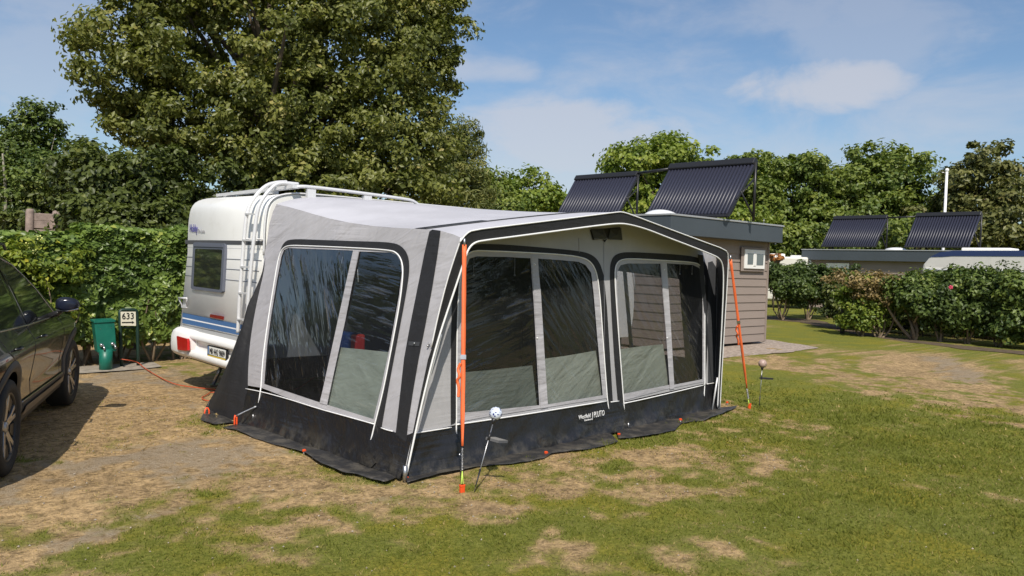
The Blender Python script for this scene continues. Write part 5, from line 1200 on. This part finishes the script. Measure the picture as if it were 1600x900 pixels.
# weathered boards and posts behind the left hedge
def wpost(label, x, y0, y1, dist, r=.09):
    c = atD(x, y1, dist); zt = atD(x, y0, dist)[2]; t_ = MB().tube([(0, 0, 0), (.01, 0, zt - .05), (.01, .01, zt)], [r, r * .95, r * .8], 9).build('wooden_post', M['wood']); t_.location = (c[0], c[1], 0); tag(t_, label, 'post', 'weathered posts behind the left hedge')
wpost('weathered post left of the grey boards', 45.5, 327, 360, 17, .075); wpost('thick weathered post right of the grey boards', 88.5, 330, 365, 17, .095); wpost('thinner grey post just right of the thick one', 97.5, 333, 365, 17.5, .06)
wpost('small short post standing alone farther right', 128, 347, 365, 17, .06); wpost('low post near the roof of the black car', 14.5, 364, 400, 16, .06)
a = atD(49, 347, 17); b = atD(86, 347, 17); d_ = (b - a) / 2
t_ = thing('board_fence', 'pale weathered horizontal boards between two posts behind the hedge', 'fence'); 
for z in (a[2] + .10, a[2] - .04, a[2] - .20): MB().obox((a + b) / 2 * np.array([1, 1, 0]) + np.array([0, 0, z]), d_ * np.array([1, 1, 0]), (0, .02, 0), (0, 0, .07)).build('board', M['wood'], t_, bevel=.008)
a = atD(17, 383, 16); b = atD(29, 383, 16); t_ = thing('board_fence', 'low weathered rail fence just above the car roof', 'fence'); d_ = (b - a) / 2
for z in (a[2], a[2] - .25): MB().obox((a + b) / 2 * np.array([1, 1, 0]) + np.array([0, 0, z]), d_ * np.array([1, 1, 0]), (0, .02, 0), (0, 0, .04)).build('rail', M['wood'], t_)
for x in (19.5, 26.5): c = atD(x, 390, 16.03); MB().box((c[0] - .035, c[1] - .02, 0), (c[0] + .035, c[1] + .02, a[2] - .04)).build('stile', M['wood'], t_)

# ================================================================== TREES
D0 = 21
tree('maple_tree', 'huge spreading broadleaf tree towering behind the caravan', 'tree',
     [PL(430, 60, 190, 150, D0), PL(250, 60, 120, 120, D0 - .6), PL(195, 20, 58, 90, D0), PL(212, 130, 78, 72, D0 - .5), PL(560, 70, 140, 120, D0 - .8), PL(650, 60, 85, 90, D0), PL(665, 130, 60, 60, D0 - .4), PL(330, 190, 130, 80, D0 - .8), PL(480, 190, 150, 85, D0 - 1.4),
      PL(610, 190, 100, 80, D0 - 1.2), PL(600, 265, 110, 50, D0 - 1.6), PL(640, 240, 80, 70, D0 - 1), PL(300, 235, 75, 40, D0 - .4), PL(420, -60, 250, 110, D0 + .5), PL(245, 195, 55, 40, D0), PL(690, 20, 40, 40, D0), PL(440, 260, 130, 40, D0 - 1)],
     1150, 120, .40, .125, M['L_big'], 201, .34, nl=26, xy=tuple(atD(420, 300, D0)[:2]), up=.45, shell=.45, aspect=.6)
th = 'trees and tall shrubs behind the left hedge'
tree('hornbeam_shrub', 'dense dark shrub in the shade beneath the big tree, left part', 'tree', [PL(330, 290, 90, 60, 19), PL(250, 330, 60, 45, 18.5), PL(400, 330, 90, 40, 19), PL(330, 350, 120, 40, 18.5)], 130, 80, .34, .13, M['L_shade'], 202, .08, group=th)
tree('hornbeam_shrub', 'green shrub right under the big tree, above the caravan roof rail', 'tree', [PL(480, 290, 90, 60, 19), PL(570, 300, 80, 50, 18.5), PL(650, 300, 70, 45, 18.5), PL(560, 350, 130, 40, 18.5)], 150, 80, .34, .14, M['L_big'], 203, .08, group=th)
tree('hazel_shrub', 'shaded mid height shrub above the hedge, between caravan and boards', 'tree', [PL(175, 285, 75, 50, 17.5), PL(230, 300, 60, 55, 17), PL(170, 325, 60, 45, 17), PL(255, 275, 45, 35, 17.5), PL(200, 345, 90, 40, 16.8), PL(130, 268, 40, 30, 18)], 210, 85, .30, .115, M['L_shade'], 204, .07, group=th)
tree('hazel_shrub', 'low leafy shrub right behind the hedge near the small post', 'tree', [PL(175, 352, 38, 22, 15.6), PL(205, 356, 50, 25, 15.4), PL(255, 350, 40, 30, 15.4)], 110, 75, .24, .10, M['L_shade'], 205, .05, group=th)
birch = tree('birch_tree', 'wispy birch with pale crooked trunks at the left edge', 'tree', [PL(60, 235, 55, 60, 25), PL(15, 240, 40, 65, 25), PL(90, 270, 50, 60, 24), PL(40, 310, 70, 60, 24), PL(100, 320, 50, 45, 24), PL(75, 200, 25, 35, 25), PL(48, 190, 20, 28, 25)], 230, 75, .36, .11, M['L_dark'], 206, .07, barkm=M['palebark'], group=th, shell=.8)
for (x0, y0, x1, y1) in ((30, 375, 42, 265), (4, 380, 4, 240), (50, 340, 58, 265)):
    a, b = atD(x0, y0, 24), atD(x1, y1, 24); o_ = np.array(birch.location); q_ = smoothline([a * [1, 1, 0] - o_, a * [1, 1, .99] - o_ + [.02, 0, 0], a + (b - a) * [.3, .3, .5] - o_ + [.08, 0, 0], b - o_], 2)
    MB().tube(q_, list(np.linspace(.07, .02, len(q_))), 7).build('trunk', M['palebark'], birch)
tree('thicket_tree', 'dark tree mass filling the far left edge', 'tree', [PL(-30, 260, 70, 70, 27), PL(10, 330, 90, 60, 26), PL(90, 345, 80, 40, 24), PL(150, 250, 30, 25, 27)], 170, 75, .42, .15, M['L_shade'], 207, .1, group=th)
tree('willow_tree', 'light willow like tree at the right flank of the big tree', 'tree', [PL(700, 235, 48, 60, 30), PL(725, 220, 28, 50, 30), PL(690, 290, 60, 50, 29), PL(735, 290, 35, 45, 30), PL(700, 330, 70, 30, 29)], 230, 80, .45, .14, M['L_willow'], 208, .15, up=.2, long=1.5, aspect=.34, shell=.7)
bg = 'trees on the horizon behind the cabins'
tree('young_tree', 'small wispy tree between the willow and the low round tree', 'tree', [PL(770, 300, 30, 38, 36), PL(790, 325, 30, 25, 36), PL(755, 275, 14, 16, 36)], 70, 70, .5, .2, M['L_mid'], 209, .1, group=bg, shell=.8)
tree('round_tree', 'low round light green tree left of the solar collectors', 'tree', [PL(825, 300, 42, 34, 42), PL(850, 318, 40, 26, 42), PL(800, 320, 35, 22, 42), PL(880, 322, 30, 20, 43)], 110, 75, .6, .24, M['L_bright'], 210, .15, group=bg)
def lobed(cx, cy, w, h, dist, seed, n=9):
    g = np.random.default_rng(seed); L = [PL(cx, cy, w * .36, h * .36, dist)]
    for i in range(n):
        a = 2 * math.pi * i / n + g.uniform(-.3, .3); L.append(PL(cx + math.cos(a) * w * .31, cy + math.sin(a) * h * .30, w * g.uniform(.14, .23), h * g.uniform(.14, .24), dist + g.uniform(-1.5, 1.5)))
    return L
tree('horizon_tree', 'broad light green tree directly behind the left cabin collectors', 'tree', lobed(1045, 285, 215, 150, 46, 1, 11) + [PL(1000, 330, 70, 30, 45)], 330, 80, .62, .25, M['L_bright'], 211, .3, group=bg)
tree('horizon_tree', 'slim loose tree behind the right end of the cabin collectors', 'tree', lobed(1175, 300, 90, 140, 50, 2, 8), 150, 75, .62, .25, M['L_mid'], 212, .22, group=bg, shell=.7)
tree('horizon_tree', 'tall green tree between the two cabins, upright crown', 'tree', lobed(1240, 300, 135, 150, 52, 3, 10) + [PL(1230, 370, 90, 40, 50)], 260, 80, .65, .27, M['L_mid'], 213, .25, group=bg, shell=.6)
tree('horizon_tree', 'large spreading tree behind the left far collector', 'tree', lobed(1378, 290, 160, 140, 54, 4, 10) + [PL(1360, 350, 100, 50, 53), PL(1318, 325, 45, 60, 54)], 310, 80, .7, .28, M['L_mid'], 214, .3, group=bg, shell=.5)
tree('horizon_tree', 'bronze coloured tree right of the flagpole', 'tree', lobed(1535, 300, 135, 165, 52, 5, 10) + [PL(1595, 335, 70, 60, 50), PL(1490, 350, 60, 50, 52), PL(1560, 370, 90, 35, 50)], 340, 85, .65, .26, M['L_brown'], 215, .3, group=bg, shell=.5)
tree('horizon_tree', 'low dark tree filling the gap behind the far collectors', 'tree', [PL(1400, 375, 90, 35, 50), PL(1450, 350, 60, 45, 56), PL(1300, 370, 70, 35, 52), PL(1200, 380, 60, 30, 50)], 170, 75, .6, .27, M['L_mid'], 216, .2, group=bg)
tree('horizon_tree', 'bushy tree low behind the cabin roof and collectors', 'tree', [PL(1120, 350, 80, 40, 46), PL(1010, 345, 60, 40, 46), PL(930, 345, 60, 30, 48), PL(880, 350, 60, 30, 46)], 170, 75, .6, .25, M['L_bright'], 217, .2, group=bg)
# the belt of trees goes on outside the picture; only its reflection in the foil is seen
rest = 'trees beyond the picture edge mirrored in the window foil'
for k, (x, y, r, h, lab) in enumerate(((-7, 19, 2.6, 4.2, 'tree outside the left edge nearest to the hedge'), (-12, 24, 4, 8, 'tree outside the left edge farther out'), (-1.5, 24, 3, 7.5, 'tree outside the left edge behind the birch'),
                                      (24, -10, 4, 8, 'tree behind the viewer on the right'), (14, -20, 4, 8, 'tree behind the viewer'), (33, -4, 4, 7, 'tree behind the viewer at the far right'))):
    tree('boundary_tree', lab, 'tree', [(x, y, h * .6, r, r, h * .38), (x + r * .5, y - 1, h * .5, r * .7, r * .7, h * .3), (x - r * .5, y + 1, h * .45, r * .7, r * .7, h * .34)], 90, 55, .7, .36, M['L_thicket'], 300 + k, .2, group=rest)
M['mirrorglass'] = pbr('mirror_glass_dark_reflection', (.012, .015, .03), .14, spec=.35)  # dark navy colour stands in for what the mirror reflects
M['mirrorshell'] = pbr('dark_mirror_shell', (.012, .014, .022), .28, spec=.35)
# ================================================================== PARKED CAR
suv = thing('parked_car', 'black sport utility car with five spoke wheels parked at the left edge', 'car', None, (1.13, 6.98, 0))
suv.rotation_euler = (0, 0, math.radians(69.6)); WB = 3.0; CW = 1.88
def interp(tab, s): return float(np.interp(s, [a for a, b in tab], [b for a, b in tab]))
TOP = [(-.92, .95), (-.86, 1.16), (-.72, 1.42), (-.62, 1.58), (-.3, 1.69), (.2, 1.745), (.8, 1.765), (1.2, 1.745), (1.55, 1.66), (1.95, 1.44), (2.42, 1.13), (2.65, 1.09), (3.1, 1.02), (3.5, .93), (3.75, .80), (3.88, .62)]
BEL = [(-.9, 1.12), (0, 1.09), (1., 1.065), (2.3, 1.03)]
def yin(s, z):
    T = interp(TOP, s); y = interp([(.2, .12), (.30, .07), (.42, .035), (.60, .045), (.74, .02), (.86, .0), (.93, -.004), (.99, .02), (1.05, .055), (1.12, .085), (1.30, .165), (1.5, .265), (1.65, .35)], z)
    if s > 2.9: y += .30 * (s - 2.9) ** 2
    if s < -.2: y += .28 * (-.2 - s) ** 2
    d = T - z; r = .075
    if d < r: y += r - math.sqrt(max(0, r * r - (r - max(d, 0)) ** 2))
    ff = math.exp(-((s) / .5) ** 2) + math.exp(-((s - WB) / .5) ** 2)
    return y - .018 * ff * math.exp(-((z - .75) / .22) ** 2)
AR = .435; AC = [(0, .37), (WB, .37)]
ss = np.arange(-.92, 3.881, .04); colz = []
for s in ss:
    T = interp(TOP, s); zm = min(.98, T - .10); lo = .27 + (.12 if s > 3.5 or s < -.6 else 0)
    colz.append(list(np.linspace(lo, zm, 18)) + list(np.linspace(zm, T - .075, 10))[1:] + list(T - .075 * (1 - np.sin(np.linspace(0, math.pi / 2, 6)))[1:]))
nz_ = len(colz[0])
def side(mirror):
    vs = []; 
    for i, s in enumerate(ss):
        for z in colz[i]:
            s2, z2 = s, z
            for (a, b) in AC:
                d = math.hypot(s - a, z - b)
                if d < AR and d > AR - .045: k = AR / d; s2, z2 = a + (s - a) * k, b + (z - b) * k
            y = yin(s2, z2); vs.append((s2, CW - y if mirror else y, z2))
    fs = []
    for i in range(len(ss) - 1):
        for j in range(nz_ - 1):
            q = (i * nz_ + j, (i + 1) * nz_ + j, (i + 1) * nz_ + j + 1, i * nz_ + j + 1)
            cs = sum(vs[k][0] for k in q) / 4; cz = sum(vs[k][2] for k in q) / 4
            if any(math.hypot(cs - a, cz - b) < AR - .004 for a, b in AC): continue
            fs.append(q)
    return vs, fs
mb = MB(); v1, f1_ = side(False); mb.add(v1, f1_, True); v2, f2_ = side(True); mb.add(v2, f2_, True)
rows = []
for i, s in enumerate(ss):
    T = colz[i][-1]; a = yin(s, T); rows.append([(s, a + (CW - 2 * a) * k / 12, T + .035 * math.sin(math.pi * k / 12)) for k in range(13)])
mb.grid(rows)
for i in (0, len(ss) - 1):
    P1 = [v1[i * nz_ + j] for j in range(nz_)]; P2 = [v2[i * nz_ + j] for j in range(nz_)]; mb.grid([P1, P2])
mb.build('body', M['paint'], suv, weld=True)
MB().box((-.85, .26, .22), (3.75, CW - .26, .98)).build('underbody', M['blackmetal'], suv)
def spanel(name, poly, mtl, off=.006, parent=None, step=.06, hole=()):
    P = densify([np.array(p, float) for p in poly] + [np.array(poly[0], float)], step)[:-1]
    # fill by strips so that the panel follows the curved side
    P2 = [Vector((p[0], p[1], 0)) for p in P]; s0, s1 = min(p.x for p in P2), max(p.x for p in P2); n = max(2, int((s1 - s0) / step)); rows = []
    for i in range(n + 1):
        s = s0 + (s1 - s0) * (i + .001 if i == 0 else (i - .001 if i == n else i)) / n; zs = []
        m_ = len(poly)
        for k in range(m_):
            (a, b), (c, d) = poly[k], poly[(k + 1) % m_]
            if (a - s) * (c - s) <= 0 and a != c: zs.append(b + (d - b) * (s - a) / (c - a))
        if len(zs) < 2: continue
        lo, hi = min(zs), max(zs); rows.append([(s, yin(s, lo + (hi - lo) * k / 8) - off, lo + (hi - lo) * k / 8) for k in range(9)])
    return MB().grid(rows).build(name, mtl, parent or suv)
spanel('window', [(2.18, 1.075), (1.85, 1.36), (1.50, 1.57), (1.15, 1.645), (.98, 1.655), (.90, 1.09)], M['glassdark'], .005)
spanel('window', [(.82, 1.095), (.90, 1.66), (.3, 1.65), (-.02, 1.58), (-.16, 1.125)], M['glassdark'], .005)
spanel('window', [(-.22, 1.13), (-.10, 1.45), (-.45, 1.38), (-.62, 1.24)], M['glassdark'], .005)
ws = MB(); rows = []
for k in range(8):
    s = 1.45 + (2.33 - 1.45) * k / 7; z = interp(TOP, s); a = yin(s, z) + .05; rows.append([(s, a + (CW - 2 * a) * i / 10, z + .035 * math.sin(math.pi * i / 10) + .012) for i in range(11)])
ws.grid(rows).build('windscreen', M['glassdark'], suv)
# chrome belt line, seams, handles
def sline(name, pts, r, mtl, off=.004, parent=None):
    q = densify(pts, .05); return MB().tube([(p[0], yin(p[0], p[1]) - off, p[1]) for p in q], r, 5).build(name, mtl, parent or suv)
sline('belt_trim', [(2.2, 1.062), (.9, 1.078), (-.2, 1.112), (-.62, 1.225)], .007, M['chrome'])
sline('roof_trim', [(2.2, 1.085), (1.87, 1.375), (1.50, 1.59), (1.15, 1.665), (.3, 1.67), (-.05, 1.60), (-.45, 1.47)], .006, M['chrome'])
for pts in ([(.86, 1.07), (.90, .8), (.90, .42)], [(2.28, 1.03), (2.36, .8), (2.32, .42)], [(-.16, 1.1), (-.10, .95), (.18, .82), (.40, .70), (.50, .45)]): sline('door_seam', pts, .004, M['ink'], -.001)
for s in (.08, 1.12):
    a = yin(s, .96); MB().tube([(s, a - .004, .955), (s + .03, a - .035, .957), (s + .17, a - .035, .955), (s + .20, a - .004, .953)], .011, 6).build('door_handle', M['paint'], suv)
# cladding: arches and sill
for (cx, cz) in AC:
    rows = []
    for k in range(33):
        a = math.radians(-12 + 204 * k / 32); rr_ = []
        for q in range(5):
            r_ = AR - .012 + (.085 - .0) * q / 4; s, z = cx + math.cos(a) * r_, max(.24, cz + math.sin(a) * r_); rr_.append((s, yin(s, z) - .016 + (.014 if q in (0, 4) else 0), z))
        rows.append(rr_)
    MB().grid(rows).build('arch_cladding', M['cladding'], suv)
spanel('sill_cladding', [(.46, .27), (2.54, .27), (2.50, .44), (.50, .47)], M['cladding'], .012)
spanel('sill_trim', [(.52, .36), (2.50, .345), (2.48, .405), (.56, .43)], M['cladlite'], .03)
sline('sill_line', [(.50, .475), (1.5, .46), (2.5, .445)], .006, M['chrome'], .012)
# lamps
spanel('headlamp', [(3.42, .80), (3.78, .68), (3.80, .73), (3.40, .88)], M['headlamp'], .008)
spanel('tail_lamp', [(-.88, .92), (-.55, .95), (-.52, 1.04), (-.86, 1.06)], M['red'], .008)
# mirror
mi = MB(); mi.sphere((0, 0, 0), 1, 18, 12)
mi.v = [(1.86 + math.copysign(abs(x) ** .6, x) * .07, -.10 + math.copysign(abs(y) ** .7, y) * .105, 1.20 + math.copysign(abs(z) ** .65, z) * .072 * (1 - .25 * max(0, -y))) for x, y, z in mi.v]
mo = mi.build('door_mirror', M['mirrorshell'], suv); MB().tube([(1.90, .10, 1.07), (1.88, -.01, 1.11), (1.87, -.05, 1.15)], .028, 8).build('mirror_foot', M['blackmetal'], mo)
mg_ = MB(); mg_.sphere((0, 0, 0), 1, 18, 8); mg_.v = [(1.79 + x * .012, -.10 + y * .085, 1.20 + z * .055) for x, y, z in mg_.v]; mg_.build('mirror_glass', M['mirrorglass'], mo)
MB().tube([(1.82, -.20, 1.16), (1.80, -.11, 1.142), (1.82, -.01, 1.145)], .010, 6).build('mirror_trim', M['chrome'], mo)
# roof rails
MB().tube(smoothline([(1.25, .31, 1.73), (1.15, .31, 1.785), (-.2, .31, 1.765), (-.35, .31, 1.69)], 1), .014, 6).build('roof_rail', M['blackmetal'], suv)
# wheels
def wheel(s, y, steer=0, mirror=False):
    w_ = bpy.data.objects.new('wheel', None); COL.objects.link(w_); w_.parent = suv; w_.location = (s, y, .37); w_.rotation_euler = (0, 0, steer + (math.pi if mirror else 0))
    RO, RI = .37, .262; prof_ = [(RI, .012), (RI + .02, .0), (.30, -.010), (.335, -.006), (.358, .006), (RO, .028), (RO, .19), (.355, .215), (.30, .225), (RI, .215)]
    rows = [[(r * math.cos(a), yy, r * math.sin(a)) for a in [2 * math.pi * k / 56 for k in range(56)]] for r, yy in prof_]
    MB().grid(rows, True, True).build('tyre', M['rubber'], w_)
    rows = [[(r * math.cos(a), yy, r * math.sin(a)) for a in [2 * math.pi * k / 56 for k in range(56)]] for r, yy in [(RI + .002, .008), (RI - .012, .006), (RI - .016, .03), (RI - .03, .16), (.02, .165)]]
    rim = MB().grid(rows, True, True).build('rim', M['blackmetal'], w_)
    for k in range(5):
        a = 2 * math.pi * k / 5 + .35; ca, sa = math.cos(a), math.sin(a)
        def P(u, v, yy): return (u * ca - v * sa, yy, u * sa + v * ca)
        mb = MB(); 
        mb.prism([P(.05, -.030, .03), P(.15, -.034, .018), (P(RI - .012, -.058, .012)), P(RI - .012, -.022, .012), P(.165, -.004, .020), P(.165, .004, .020), P(RI - .012, .022, .012), P(RI - .012, .058, .012), P(.15, .034, .018), P(.05, .030, .03)], (0, .02, 0))
        mb.build('spoke', M['alloy'], rim, bevel=.003)
        a2 = a + math.pi / 5; ca, sa = math.cos(a2), math.sin(a2); MB().prism([P(.14, -.03, .028), P(.235, -.055, .02), P(.235, .055, .02), P(.14, .03, .028)], (0, .012, 0)).build('rim_insert', M['blackmetal'], rim)
    MB().tube([(0, .05, 0), (0, .018, 0)], [.055, .035], 16).build('hub_cap', M['alloy'], rim)
    MB().tube([(0, .14, 0), (0, .10, 0)], .15, 24).build('brake_disc', M['steel'], w_)
wheel(0, .005); wheel(WB, .005, math.radians(-3)); wheel(0, CW, 0, True); wheel(WB, CW, 0, True)
